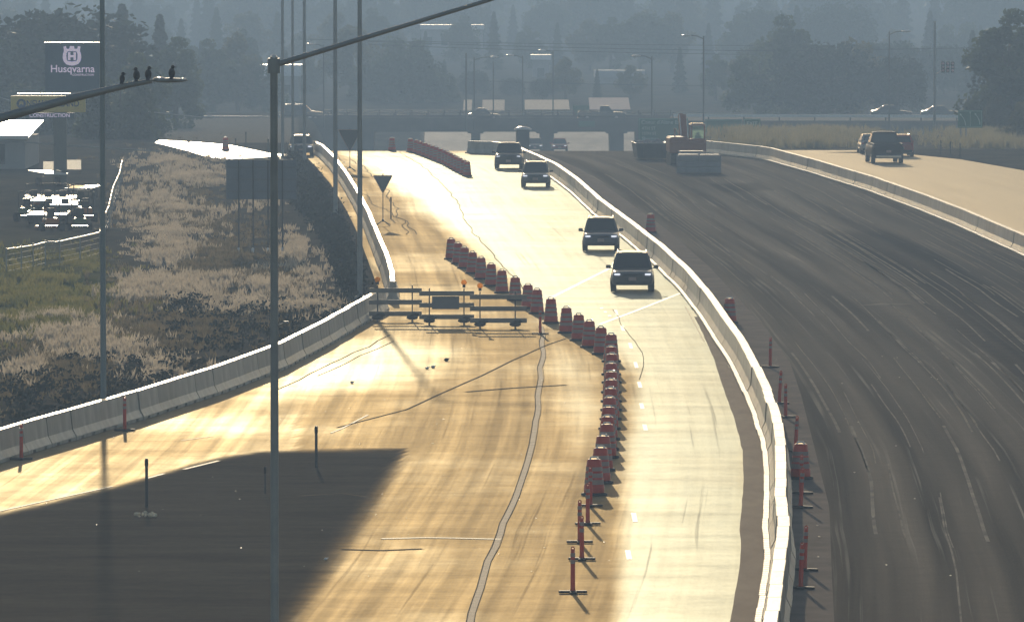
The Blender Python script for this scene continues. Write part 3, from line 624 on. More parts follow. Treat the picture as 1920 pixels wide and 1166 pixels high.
# ---------------------------------------------------------------- vehicles
def pmat(name, c): return mat(name, c, 0.28, tuple(v * .9 for v in c), 3, spec=0.5, coat=0.5)
def make_car(name, label, cat, loc, rz, paint, kind='suv', L=4.7, Wd=1.88, Ht=1.68, clr=0.26, group=None, scale=1):
    t = thing(name, label, cat, loc, rz, group); hw = Wd / 2; hl = L / 2; pk = kind == 'pickup'; van = kind == 'van'; sed = kind == 'sedan'
    belt = {'suv': .60, 'sedan': .62, 'pickup': .60, 'van': .55}[kind] * Ht; hood = {'suv': .58, 'sedan': .56, 'pickup': .60, 'van': .50}[kind] * Ht
    if pk: st = [(-1, .5, .57, .88), (-.985, .30, .60, .95), (-.6, clr / Ht, .61, .99), (-.06, .17, .61, 1), (.45, .17, .61, 1), (.56, .17, .61, 1), (.85, .18, .585, .98), (.965, .22, .55, .93), (1, .30, .48, .84)]
    else: st = [(-1, .34, .50, .82), (-.97, .24, .56, .93), (-.75, .17, .60, .99), (-.2, .16, belt / Ht, 1), (.3, .16, belt / Ht, 1), (.45, .16, hood / Ht + .02, 1), (.8, .17, hood / Ht - .03, .97), (.95, .19, hood / Ht - .08, .91), (1, .26, hood / Ht - .17, .80)]
    rings = []
    for f, zl, zs, w in st:
        zl = max(zl * Ht, clr); zs *= Ht; w *= hw; h = zs - zl
        half = [(w * .80, zl), (w * .96, zl + h * .12), (w, zl + h * .45), (w * .985, zl + h * .72), (w * .93, zl + h * .93), (w * .84, zs), (w * .4, zs + .035)]
        rings.append([(a, f * hl, b) for a, b in half] + [(-a, f * hl, b) for a, b in reversed(half)])
    MB().loft(rings).build('body', paint, t)
    # cabin
    if pk: yb, yf, rb, rf = -.10, .50, -.06, .30
    elif van: yb, yf, rb, rf = -.98, .62, -.94, .32
    elif sed: yb, yf, rb, rf = -.78, .42, -.40, .14
    else: yb, yf, rb, rf = -.94, .44, -.80, .14
    zb = belt - .04; zt = Ht; wb = hw * .93; wt = hw * .72
    def cab(y0, y1, z, w): return [(-w, y0 * hl, z), (w, y0 * hl, z), (w, y1 * hl, z), (-w, y1 * hl, z)]
    b0, b1 = cab(yb, yf, zb, wb), cab(rb, rf, zt - .07, wt + .02)
    c = MB().hexa(b0 + b1)
    top = [(x * .93, y * .96 + (rb + rf) * .02 * hl, zt) for x, y, z in b1]; c.hexa(b1 + top); cb = c.build('cabin', paint, t)
    def face(i, j, u0, u1, v0, v1, nm, off=.012):
        P = [Vector(b0[i]), Vector(b0[j]), Vector(b1[j]), Vector(b1[i])]
        nrm = (P[1] - P[0]).cross(P[3] - P[0]).normalized()
        def q(u, v): return (P[0] * (1 - u) + P[1] * u) * (1 - v) + (P[3] * (1 - u) + P[2] * u) * v
        a = [q(u0, v0), q(u1, v0), q(u1, v1), q(u0, v1)]
        m = MB().hexa([p - nrm * .01 for p in a] + [p + nrm * off for p in a]); return m.build(nm, M_glass, cb)
    face(2, 3, .05, .95, .10, .97, 'windshield'); face(0, 1, .09, .91, .25, .93, 'rear_window')
    for i, j in ((1, 2), (3, 0)):
        if van: sp = ((.60, .90),)
        else: sp = ((.07, .36), (.39, .66), (.69, .93)) if not pk else ((.08, .44), (.48, .92))
        if (i, j) == (3, 0): sp = tuple((1 - b, 1 - a) for a, b in sp)
        for u0, u1 in sp: face(i, j, u0, u1, .22, .92, 'side_window')
    MB().box((0, (rb + rf) / 2 * hl, zt + .012), (wt * 1.3, (rf - rb) * hl * .8, .02), bev=.008).build('roof_skin', paint, t)
    if kind in ('suv',):
        for s in (-1, 1): MB().tube((s * wt * .9, rb * hl * .9, zt + .05), (s * wt * .9, rf * hl * .9, zt + .05), .022, n=6).build('roof_rail', M_chrome, t)
    if pk:
        m = MB(); m.box((0, -.56 * hl, .61 * Ht + .03), (hw * 1.62, .78 * hl, .02)); m.build('cargo_bed', M_black, t)
        for s in (-1, 1): MB().box((s * hw * .88, -.55 * hl, .61 * Ht + .05), (.09, .84 * hl, .10), bev=.02).build('bed_side', paint, t)
        MB().box((0, -.99 * hl, .61 * Ht - .12), (hw * 1.7, .05, .42), bev=.02).build('tailgate', paint, t)
    # front
    zh = hood * .86
    for s in (-1, 1):
        MB().box((s * hw * .70, hl * .972, zh - .03), (.27, .12, .075), bev=.025).build('headlight', M_lit if abs(rz) > 3 else M_lamp, t)
        MB().box((s * hw * .80, -hl * .975, belt * .88), (.16, .10, .30 if kind != 'sedan' else .15), bev=.03).build('taillight', M_red, t)
        mr = MB(); mr.box((s * (hw + .09), .36 * hl if not sed else .33 * hl, belt + .08), (.22, .12, .16), bev=.035); mr.box((s * (hw + .0), .36 * hl if not sed else .33 * hl, belt + .02), (.12, .06, .05)); mr.build('mirror', paint, t)
    MB().box((0, hl * .975, zh - .12), (hw * .95, .07, .22), bev=.03).build('grille', M_black, t)
    MB().box((0, hl * .99, clr + .12), (hw * 1.5, .12, .14), bev=.04).build('front_bumper', M_black, t)
    MB().box((0, -hl * .99, clr + .16), (hw * 1.6, .12, .18), bev=.04).build('rear_bumper', M_chrome if pk else M_black, t)
    MB().box((0, -hl * 1.005, belt * .68), (.32, .02, .16)).build('licence_plate', M_refl, t)
    MB().box((0, hl * 1.012, clr + .30), (.34, .03, .16)).build('licence_plate', M_refl, t)
    wr = .36 if kind in ('suv', 'pickup') else .33
    if pk: wr = .40
    for sx in (-1, 1):
        for yy in (.62, -.60):
            w = MB().tube((sx * (hw - .24), yy * hl, wr), (sx * (hw + .005), yy * hl, wr), wr * .62, n=14).build('wheel', M_rim, t)
            MB().tube((sx * (hw - .26), yy * hl, wr), (sx * (hw - .01), yy * hl, wr), wr, n=20).build('tyre', M_tyre, w)
    if scale != 1: t.scale = (scale,) * 3
    return t
P_dark = pmat('charcoal car paint', (0.035, 0.037, 0.042)); P_blue = pmat('slate blue car paint', (0.04, 0.055, 0.09)); P_grey = pmat('grey car paint', (0.07, 0.075, 0.08))
P_redc = pmat('dark red car paint', (0.28, 0.03, 0.02)); P_silver = pmat('silver car paint', (0.30, 0.31, 0.32)); P_black = pmat('black car paint', (0.015, 0.015, 0.018)); P_brown = pmat('maroon van paint', (0.07, 0.05, 0.055))
def yaw_to(p0, p1):
    a, b = G(*p0), G(*p1); return -math.atan2(b[0] - a[0], b[1] - a[1])
def gcar(px, py, **k):
    x, y = G(px, py); return (x, y + k.get('L', 4.7) / 2, 0.012)
RD = math.pi
make_car('parked_car' if 0 else 'suv', 'dark sport utility vehicle driving toward us, nearest of the oncoming four', 'suv', gcar(1187,549), RD + R(-.6), P_dark, 'suv', 4.85, 1.93, 1.66, .30, 'oncoming vehicles on the open lanes')
make_car('suv', 'slate blue crossover driving toward us, second nearest of the oncoming four', 'suv', gcar(1128,473), RD + R(-.9), P_blue, 'suv', 4.6, 1.86, 1.62, .29, 'oncoming vehicles on the open lanes')
make_car('suv', 'grey compact vehicle with bright headlights, third of the oncoming four', 'suv', gcar(1005,353), RD + R(-1.3), P_grey, 'suv', 4.5, 1.84, 1.60, .28, 'oncoming vehicles on the open lanes')
make_car('pickup_truck', 'dark pickup driving toward us beside the barrier, farthest of the oncoming four', 'pickup', gcar(955,318), RD + R(-1.3), P_dark, 'pickup', 5.6, 1.98, 1.80, .30, 'oncoming vehicles on the open lanes')
make_car('pickup_truck', 'big black pickup truck seen from behind on the right-hand road', 'pickup', (lambda g: (g[0], g[1] + 2.9, .012))(G(1662,308)), R(2.6), mat('flat black truck paint', (.012,.012,.014), .6, spec=.15), 'pickup', 6.0, 2.12, 2.05, .34, 'vehicles on the right-hand road', 1.08)
make_car('hatchback', 'dark red car just ahead and right of the black pickup', 'car', (lambda g: (g[0], g[1] + 2.9, .012))(G(1691,295)), R(1.4), P_redc, 'suv', 4.6, 1.85, 1.6, .25, 'vehicles on the right-hand road', 1.0)
make_car('sedan', 'silver car almost hidden just ahead and left of the black pickup', 'car', (lambda g: (g[0], g[1] + 2.9, .012))(G(1636,290)), R(1.4), P_silver, 'sedan', 4.6, 1.82, 1.45, .2, 'vehicles on the right-hand road', 1.0)
make_car('sedan', 'blue car with a bright roof waiting left of the barrier start', 'car', (lambda g: (g[0], g[1], .012))(G(564,292)), RD + R(2), P_blue, 'suv', 4.6, 1.86, 1.5, .2)
def bcar(nm, label, cat, pxm, pyb, d, rz, paint, kind, L, Ht, grp='vehicles crossing on the far overpass'):
    x, y, z = at(pxm, pyb, d); make_car(nm, label, cat, (x, y, z), rz, paint, kind, L, 1.9, Ht, .22, grp)
bcar('van', 'large maroon van on the left end of the overpass, seen from its side', 'van', 567, 228, 804, R(-90), P_brown, 'suv', 5.1, 2.05)
bcar('sedan', 'dark car with a bright roofline in the middle of the overpass', 'car', 907, 227, 804, R(-90), P_dark, 'sedan', 3.9, 1.5)
bcar('pickup_truck', 'grey pickup on the overpass beside the green signs', 'pickup', 1128, 228, 804, R(-90), P_grey, 'pickup', 5.7, 1.85)
bcar('sedan', 'dark sedan on the raised road at right, the left one of two', 'car', 1671, 222, 776, R(-90), P_dark, 'sedan', 4.75, 1.5, 'cars on the raised road at right')
bcar('sedan', 'dark sedan on the raised road at right, the one behind near the lamp pole', 'car', 1764, 222, 776, R(-90), P_grey, 'sedan', 4.6, 1.45, 'cars on the raised road at right')
bcar('hatchback', 'dark car parked low in the grass at the right edge', 'car', 1876, 279, 600, R(-75), P_dark, 'sedan', 4.0, 1.25, 'cars at the right edge')
bcar('pickup_truck', 'dark vehicle under the overpass left of its middle pier', 'car', 1003, 284, 790, RD, P_dark, 'suv', 4.8, 1.5, 'vehicles under the overpass')
bcar('suv', 'dark vehicle under the overpass right of its middle pier', 'car', 1049, 284, 790, RD, P_redc, 'suv', 4.8, 1.5, 'vehicles under the overpass')
# ---------------------------------------------------------------- excavator, skip, blocks, toilet
def excavator():
    x, y = G(1287, 311); t = thing('excavator', 'orange excavator with folded boom parked on the milled lanes', 'excavator', (x, y + 1.5, .012), R(4))
    for s in (-1, 1):
        tr = MB(); n = 8; pr = [(math.cos(a) * .42 - 1.4, math.sin(a) * .42 + .44) for a in [math.pi * (.5 + i / 7) for i in range(8)]] + [(1.4 + math.cos(a) * .42, math.sin(a) * .42 + .44) for a in [math.pi * (-.5 + i / 7) for i in range(8)]]
        tr.loft([[(s * .98 - .26, a, b) for a, b in pr], [(s * .98 + .26, a, b) for a, b in pr]], False)
        tr.build('track', M_rub, t)
    MB().box((0, 0, .62), (1.5, 1.9, .4), bev=.05).build('undercarriage', M_dsteel, t)
    h = MB(); h.box((-.62, -.1, 1.45), (1.35, 3.1, 1.15), bev=.12); h.box((.65, -1.1, 1.4), (1.3, 1.2, 1.0), bev=.12); h.build('engine_house', M_exc, t)
    MB().lathe([(.06, 0), (.06, .55), (.09, .6)], 8, (-.85, -.6, 2.0)).build('exhaust_pipe', M_chrome, t)
    MB().box((0, -1.75, 1.3), (2.5, .45, .85), bev=.12).build('counterweight', M_exc, t)
    c = MB(); cx, cy = .82, .25
    for a in (-.46, .46):
        for b in (-.72, .72): c.box((cx + a, cy + b, 1.95), (.08, .08, 1.7))
    c.box((cx, cy, 2.84), (1.06, 1.62, .08), bev=.02); c.box((cx, cy, 1.15), (1.04, 1.6, .3)); cb = c.build('cab', M_exc, t)
    MB().box((cx, cy - .76, 2.1), (.80, .02, 1.3)).build('rear_glass', mat('pale green glass', (0.55, 0.68, 0.6), 0.1, trans=0.6), cb)
    s = MB(); s.box((cx, cy, 1.5), (.5, .5, .5), bev=.08); s.box((cx, cy - .22, 1.95), (.46, .14, .6), bev=.06); s.ell((cx, cy - .2, 2.35), (.12, .09, .12)); s.build('seat', M_black, cb)
    MB().box((cx, cy, 2.92), (.95, 1.4, .07), bev=.02).build('cab_roof', M_lamp, cb)
    b = MB()
    def slab(p, q, w, h0, h1):
        p, q = Vector(p), Vector(q); a = (q - p).normalized(); u = Vector((1, 0, 0)); n = a.cross(u)
        b.hexa([p + u * w - n * h0, p - u * w - n * h0, p - u * w + n * h0, p + u * w + n * h0, q + u * w - n * h1, q - u * w - n * h1, q - u * w + n * h1, q + u * w + n * h1])
    slab((0, 1.0, 1.4), (0, 2.2, 3.2), .2, .3, .34); slab((0, 2.2, 3.2), (0, 3.9, 3.25), .2, .34, .22); b.build('boom', M_exc, t)
    b = MB(); slab((0, 3.9, 3.5), (0, 3.2, 1.2), .15, .22, .14); st = b.build('stick', M_exc, t)
    for sx in (-.2, .2): MB().tube((sx, 1.2, 1.9), (sx, 2.4, 3.5), .06, n=8).build('hydraulic_ram', M_chrome, t)
    k = MB(); prof = [(2.9, 1.1), (3.5, 1.0), (3.7, .5), (3.3, .12), (2.7, .3)]; k.loft([[(-.55, a, b_) for a, b_ in prof], [(.55, a, b_) for a, b_ in prof]], False); k.build('bucket', M_dsteel, t)
excavator()
x, y = G(1219, 299); t = thing('waste_skip', 'low dark steel skip behind the excavator', 'skip', (x, y, .012), R(3))
sk = MB(); w, l, h = 1.2, 2.4, 1.2
sk.hexa([(-w + .15, -l + .3, .12), (w - .15, -l + .3, .12), (w - .15, l - .3, .12), (-w + .15, l - .3, .12), (-w, -l, h), (w, -l, h), (w, l, h), (-w, l, h)]); sk.build('hull', M_dsteel, t)
r_ = MB()
for a, b in (((-w, -l, h), (w, -l, h)), ((w, -l, h), (w, l, h)), ((w, l, h), (-w, l, h)), ((-w, l, h), (-w, -l, h))): r_.tube(a, b, .05, n=6)
r_.build('rim', M_sign, t)
sm = MB()
for i in range(40): sm.ell((rnd.uniform(-1, 1), rnd.uniform(-2, 2), h + rnd.uniform(-.05, .12)), (rnd.uniform(.08, .3), rnd.uniform(.1, .3), rnd.uniform(.05, .16)), 6, 4)
sm.build('rubble_load', M_block, t)
for a in (-.6, .6): MB().box((a, -l + .13, .7), (.09, .22, .9)).build('rib', M_dsteel, t)
for px_, py_, w, h, lab in ((1297,319,1.85,1.28,'grey block crate behind, largest of the three before the excavator'), (1291,326,1.55,1.28,'grey block crate in front, left one of the front pair'), (1331,326,1.5,1.27,'grey block crate in front, right one of the front pair')):
    x, y = G(px_, py_); t = thing('block_crate', lab, 'crate', (x, y + .6, .012), R(1), 'grey block crates before the excavator')
    b = MB()
    for z in (0.22, .62, 1.02): b.box((0, 0, z), (w - .04, 1.1, .38), bev=.03)
    b.build('stack', M_block, t)
    e = MB()
    for sx in (-1, 1):
        for sy in (-1, 1): e.box((sx * (w / 2 - .02), sy * .55, h / 2), (.07, .07, h), bev=.01)
    e.build('corner_post', M_block, t)
    MB().box((0, 0, h), (w - .2, 1.0, .05), bev=.02).build('lid', M_sign, t)
x, y, z = at(980, 283, 600); t = thing('portable_toilet', 'dark portable toilet with a pale domed roof behind the barrier', 'toilet', (x, y, z - .15), R(5))
MB().box((0, 0, 1.05), (1.12, 1.12, 2.0), bev=.06).build('cabin', mat('dark blue plastic', (0.03, 0.045, 0.07), 0.5, (0.035, 0.05, 0.08), 3), t)
MB().box((0, -.575, 1.02), (.8, .03, 1.8), bev=.01).build('door', mat('dark blue plastic door', (0.04, 0.06, 0.09), 0.5), t)
MB().lathe([(.80, 2.02), (.78, 2.07), (.6, 2.2), (.3, 2.29), (.05, 2.31)], 16).build('roof', mat('pale roof plastic', (0.6, 0.6, 0.58), 0.35), t)
MB().tube((.45, .4, 1.9), (.45, .4, 2.5), .05).build('vent_pipe', M_dsteel, t)
# ---------------------------------------------------------------- tall poles on the left
def pole(name, px, pyb, h, r0, r1, lab, arm=None, d=None, grp='tall lamp poles on the left', z=0.0, m=None):
    x, y = G(px, pyb) if d is None else at(px, pyb, d)[:2]
    if d: z = at(px, pyb, d)[2]
    t = thing(name, lab, 'lamp pole', (x, y, z), 0, grp)
    MB().tube((0, 0, 0.1), (0, 0, h), r0, r1, 14).build('pole', m or M_galv, t)
    b = MB().box((0, 0, .06), (r0 * 4, r0 * 4, .12), bev=.01); b.build('base', M_conc, t)
    if arm:
        dx, dz, rr = arm; pts = [(0, 0, h - .25)] + [(dx * k / 6, 0, h - .25 + dz * math.sin(k / 6 * math.pi / 2)) for k in range(1, 7)]
        MB().path(pts, (rr, rr * .9), 8).build('arm', m or M_galv, t)
        s = 1 if dx > 0 else -1
        hd = MB(); hd.ell((dx + s * .3, 0, h - .25 + dz - .02), (.42, .15, .07), 12, 6); ho = hd.build('lamp_head', M_galv, t)
        MB().ell((dx + s * .36, 0, h - .25 + dz - .08), (.26, .12, .06), 10, 5).build('lens', M_lamp, ho)
    return t
x0, d0 = G(515.5, 1215); Pm = pole('lamp_pole', 515.5, 1215, at(518, 106, d0)[2], .092, .08, 'thick grey pole running the full picture height, nearest the camera', None)
# mast arm of the near pole: photo (525,122) to (700,68)
hA = at(518, 122, d0)[2]; e = at(985, -20, d0)
ma = MB(); ma.tube((0.03, 0, hA), (e[0] - x0, 0, e[2]), .062, .04, 10); ma.build('arm', M_galv, Pm)
cl = MB(); cl.tube((0, 0, hA - .18), (0, 0, hA + .14), .135, n=12); cl.build('clamp', M_galv, Pm)
MB().ell((0, -.03, at(518, 107, d0)[2]), (.06, .06, .06)).build('cap_glint', M_lamp, Pm)  # pale bead standing in for the glint on the pole top
bz = at(530, 608, d0)[2]; bb = MB(); bb.tube((.08, 0, bz - .03), (.26, -.02, bz + .03), .025); bb.box((.25, -.03, bz + .03), (.14, .08, .08), bev=.02); bb.build('bracket', M_galv, Pm)
pole('lamp_pole', 675, 560, 15.0, .12, .09, 'grey pole rising behind the barrier bend', (2.4, .5, .04))
pole('lamp_pole', 629, 424, 14.5, .13, .10, 'dark pole left of the barrier beside the yellow strip', (2.2, .5, .04))
pole('lamp_pole', 571, 318, 14.0, .13, .10, 'pole with its foot at the far end of the yellow strip', (-2.2, .5, .04))
pole('lamp_pole', 549, 300, 14.0, .11, .09, 'thin pole rising in front of the overpass van, middle of the three', (2, .5, .04))
pole('lamp_pole', 530, 300, 14.0, .12, .10, 'thin pole just right of the near thick pole', (2, .5, .04))
# blurred pole at left, standing behind the lower left barrier
pole('lamp_pole', 194, 775, 16.0, .10, .075, 'pale bluish pole standing behind the lower left barrier', None, m=mat('blue grey galvanised', (0.22, 0.27, 0.30), 0.5, (0.26, 0.31, 0.34), 1, metal=.2))
# street lamp arm with birds, top left: pole stands outside the frame
d = 150.0; pa = at(-130, 1250, d); a0 = at(-130, 262, d); a1 = at(0, 222, d); a2 = at(130, 186, d); a3 = at(240, 160, d); a4 = at(285, 152, d); a5 = at(350, 150, d)
t = thing('street_lamp', 'street lamp arm reaching in from the left with birds sitting on it', 'street lamp', (pa[0], d, 0), 0)
def rel(p): return (p[0] - pa[0], p[1] - d, p[2])
MB().tube((0, 0, 0), (0, 0, a0[2] + .2), .16, .12, 12).build('pole', M_galv, t)
m = MB(); pr = [(a0, .13), (a1, .11), (a2, .095), (a3, .07), (a4, .05)]
for (p, r), (q, s_) in zip(pr, pr[1:]): m.tube(rel(p), rel(q), r, s_, 10)
m.build('arm', M_galv, t)
hc = [(a4[i] + a5[i]) / 2 for i in range(3)]
m = MB(); m.ell(rel(hc), (.42, .14, .055), 14, 6); ho = m.build('lamp_head', M_galv, t)
m = MB(); q = rel(hc); m.ell((q[0] - .22, q[1], q[2] + .045), (.13, .10, .03)); m.ell((q[0] + .30, q[1], q[2] + .02), (.08, .09, .03)); m.build('head_glints', M_lamp, ho)  # pale beads placed for the two glints on the lamp head
for i, (bx, by, ds) in enumerate(((229,155,'smallest, lowest on the arm'), (256,150,'upright, second from the left'), (278,148,'upright, beside the lamp head'), (322,146,'hunched on the lamp head itself'))):
    c = at(bx, by, d); m = MB(); tl = rnd.choice((-1, 1))
    k = .8 if i == 0 else 1
    m.ell((0, 0, .10 * k), (.075 * k, .12 * k, .115 * k), 12, 8); m.ell((.02 * tl, .03, .235 * k), (.042, .05, .045), 10, 6); m.tube((.02 * tl + .03 * tl, .03, .235 * k), (.02 * tl + .085 * tl, .03, .228 * k), .012, .003, 5)
    m.add([(-.03, -.08, .06), (.03, -.08, .06), (.04, -.24, -.02), (-.04, -.24, -.02), (-.03, -.08, .045), (.03, -.08, .045), (.04, -.24, -.03), (-.04, -.24, -.03)], [(3, 2, 1, 0), (4, 5, 6, 7), (0, 1, 5, 4), (1, 2, 6, 5), (2, 3, 7, 6), (3, 0, 4, 7)])
    for s in (-.025, .025): m.tube((s, 0, -.02), (s, 0, .04), .006, n=5)
    o = m.build('bird', M_bird); o.location = c; tag(o, 'dark bird on the street lamp arm, %s' % ds, 'bird', 'birds perched on the street lamp')
# ---------------------------------------------------------------- signs
def text_mesh(s, size, font_align='CENTER', ext=0.01):
    cu = bpy.data.curves.new('t', 'FONT'); cu.body = s; cu.size = size; cu.align_x = font_align; cu.align_y = 'CENTER'; cu.extrude = ext; cu.offset = size * .012
    o = bpy.data.objects.new('t', cu); COL.objects.link(o); dg = bpy.context.evaluated_depsgraph_get(); dg.update()
    me = bpy.data.meshes.new_from_object(o.evaluated_get(dg)); bpy.data.objects.remove(o); return me
def lettering(parent, s, loc, w, m, align='CENTER', h=None, name='lettering'):
    me = text_mesh(s, 1.0, align); xs = [v.co.x for v in me.vertices]; ys = [v.co.y for v in me.vertices]; wd = max(xs) - min(xs); sc_ = w / wd
    sy = sc_ if h is None else h / (max(ys) - min(ys))
    for v in me.vertices: v.co = Vector((v.co.x * sc_, -v.co.z, v.co.y * sy))
    me.materials.clear(); me.materials.append(m); o = bpy.data.objects.new(name, me); COL.objects.link(o); o.parent = parent; o.location = loc; return o
def guide(px0, py0, px1, py1, d, pyb, posts, lab, rz=0, m=M_green, border=True):
    A, B = at(px0, py0, d), at(px1, py1, d); zb = at(px0, pyb, d)[2]; cx = (A[0] + B[0]) / 2
    t = thing('guide_sign', lab, 'sign', (cx, d, zb), rz, 'green road guide signs'); w = B[0] - A[0]; h = A[2] - B[2]; zc = (A[2] + B[2]) / 2 - zb
    pn = MB().box((0, 0, zc), (w, .05, h), bev=.02).build('panel', m, t)
    if border:
        b = MB(); e = .05
        b.box((0, -.03, zc + h / 2 - .08), (w - .1, .012, e)); b.box((0, -.03, zc - h / 2 + .08), (w - .1, .012, e))
        for s in (-1, 1): b.box((s * (w / 2 - .08), -.03, zc), (e, .012, h - .2))
        b.build('border', mat('faded legend', (0.22, 0.42, 0.36), .5), t)
    for p in posts:
        x = at(p, pyb, d)[0] - cx; MB().box((x, .09, (zc + h / 2) / 2), (.14, .12, zc + h / 2), bev=.01).build('post', M_galv, t)
    return t, w, h, zc
M_fade = mat('faded sign legend', (0.40, 0.58, 0.52), .5)
g, w, h, zc = guide(1197, 222, 1290, 270, 690, 292, (1205, 1278), 'large green sign with place names behind the excavator')
lettering(g, "Coeur d'Alene Exits", (0, -.04, zc + h * .34), w * .88, M_fade)
for k, s in enumerate(('4TH ST', '15TH ST', 'Sherman')): lettering(g, s, (-w / 2 + .35, -.04, zc + h * (.10 - .2 * k)), w * (.28 if k < 2 else .34), M_fade, 'LEFT')
g, w, h, zc = guide(1322, 224, 1392, 264, 700, 288, (1335, 1380), 'plain green sign between the excavator cab and the exit sign', border=True)
g, w, h, zc = guide(1394, 223, 1426, 262, 640, 290, (1410,), 'small green exit sign on a single post')
lettering(g, 'EXIT', (0, -.04, zc + h * .26), w * .62, M_fade); lettering(g, '12 A', (0, -.04, zc - h * .12), w * .72, M_fade, h=h * .34)
g, w, h, zc = guide(1796, 207, 1842, 240, 560, 300, (1801, 1811), 'green diagram sign with curved arrows at right')
def arrow(parent, pts, hw_):
    m = MB(); P = [Vector((a * w / 2, 0, zc + b * h / 2)) for a, b in pts]
    for a, b in zip(P, P[1:]):
        t_ = (b - a).normalized(); n_ = Vector((-t_.z, 0, t_.x)) * hw_
        m.hexa([v + Vector((0, y_, 0)) for y_ in (-.035, -.045) for v in (a + n_, b + n_, b - n_, a - n_)])
    a, b = P[1], P[0]; t_ = (b - a).normalized(); n_ = Vector((-t_.z, 0, t_.x))
    m.add([v + Vector((0, y_, 0)) for y_ in (-.036, -.047) for v in (b + n_ * hw_ * 3, b + t_ * hw_ * 5, b - n_ * hw_ * 3)], [(0, 1, 2), (5, 4, 3), (0, 3, 4, 1), (1, 4, 5, 2), (2, 5, 3, 0)])
    m.build('arrow', M_fade, parent)
arrow(g, [(-.75, .45), (-.55, .1), (-.42, -.3), (-.38, -.75)], .035); arrow(g, [(.0, .7), (0, .1), (0, -.4), (0, -.8)], .025); arrow(g, [(.45, .5), (.62, .2), (.75, -.2), (.8, -.65)], .035)
g, w, h, zc = guide(1085, 228, 1115, 238, 799.2, 245, (), 'small green sign hung on the overpass girder', border=False)
g, w, h, zc = guide(1074, 198, 1104, 218, 815, 232, (1078, 1100), 'small green sign standing on the overpass beside the pickup', border=False)
# back of the big sign on the verge
A, B = at(424, 299, 338), at(556, 374, 338); zb = 0; cx = (A[0] + B[0]) / 2
t = thing('highway_sign', 'back of a large grey highway sign on tall thin posts in the grass', 'sign', (cx, 338, 0)); w = B[0] - A[0]; h = A[2] - B[2]; zc = (A[2] + B[2]) / 2
MB().box((0, 0, zc), (w, .04, h), bev=.01).build('panel', mat('sign sheet back', (0.16, 0.19, 0.24), 0.5, (0.19, 0.22, 0.27), 1), t)
r_ = MB()
for k in (-.3, 0, .3): r_.box((0, -.04, zc + h * k), (w * .98, .03, .05))
r_.build('stiffener', M_sign, t)
for p in (448, 475, 503, 530):
    x = at(p, 468, 338)[0] - cx; pp = MB().box((x, -.09, (zc + h / 2) / 2 - .02), (.075, .07, zc + h / 2), bev=.006).build('post', M_dsteel, t)
    MB().box((x - .02, -.12, .12), (.13, .12, .26), bev=.03).build('breakaway_base', M_lamp, pp)
# upside-down triangle signs on portable stands
def yield_sign(px, pyt, pyb, wpx, lab, dark=False):
    x, y = G(px, pyb); s = F / y; hgt_t = (pyb - pyt) / s; w = wpx / s; t = thing('yield_sign', lab, 'sign', (x, y, .012), 0, 'portable yield signs')
    hh = w * .87; z1 = hgt_t; m = MB()
    tr = [(-w / 2, z1), (w / 2, z1), (w * .04, z1 - hh), (-w * .04, z1 - hh)]
    m.hexa([(a, -.01, b) for a, b in tr] + [(a, .01, b) for a, b in tr]); m.build('panel', M_sign if not dark else M_dsteel, t)
    m = MB()
    for (a, b), (c, e_) in zip(tr, tr[1:] + tr[:1]): m.tube((a, -.015, b), (c, -.015, e_), .022, n=5)
    m.build('rim', M_refl, t)
    MB().tube((0, .03, .25), (0, .03, z1 - .1), .028, n=6).build('mast', M_dsteel, t)
    m = MB()
    for a in range(4):
        an = R(45 + 90 * a); m.tube((0, 0, .3), (.55 * math.cos(an), 1.0 * math.sin(an), .03), .022, n=5)
    m.box((0, 0, .3), (.12, .12, .16), bev=.01); m.build('stand', M_dsteel, t)
    MB().box((0, 0, z1 + .06), (.05, .03, .12)).build('flag_bracket', M_dsteel, t)
yield_sign(718, 330, 424, 35, 'back of an upside-down triangular sign on a portable stand left of the open lanes')
yield_sign(656, 244, 322, 44, 'farther dark triangular sign on a portable stand near the far barrier start', True)
# dealer pylon sign
x, y = G(112, 348); d = y; t = thing('pylon_sign', 'tall dealer pylon with a dark upper board and a yellow lower board', 'sign', (x, y, 0))
def rel2(px, py): q = at(px, py, d); return (q[0] - x, q[2])
a = rel2(100, 210); b = rel2(125, 340); MB().box(((a[0] + b[0]) / 2, .2, a[1] / 2), (b[0] - a[0], .4, a[1]), bev=.03).build('column', mat('pylon grey', (0.13, 0.14, 0.13), .7, (.16, .17, .155), 1), t)
a = rel2(84, 82); b = rel2(187, 172); MB().box(((a[0] + b[0]) / 2, .15, (a[1] + b[1]) / 2), (b[0] - a[0], .35, a[1] - b[1]), bev=.03).build('upper_board', M_sgrey, t)
MB().box(((a[0] + b[0]) / 2, .15, a[1] + .04), (b[0] - a[0] + .1, .5, .07)).build('top_trim', M_roof, t)
c1 = rel2(147, 172); MB().box((c1[0] - .25, .2, (c1[1] + rel2(0, 182)[1]) / 2), (.55, .25, c1[1] - rel2(0, 182)[1]), bev=.01).build('connecting_post', M_sign, t)
q = rel2(136, 130); lettering(t, 'Husqvarna', (q[0], -.035, q[1]), (178 - 96) / (F / d), M_lgnd)
q = rel2(156, 141); lettering(t, 'CONSTRUCTION', (q[0], -.035, q[1]), (176 - 136) / (F / d), M_lgnd)
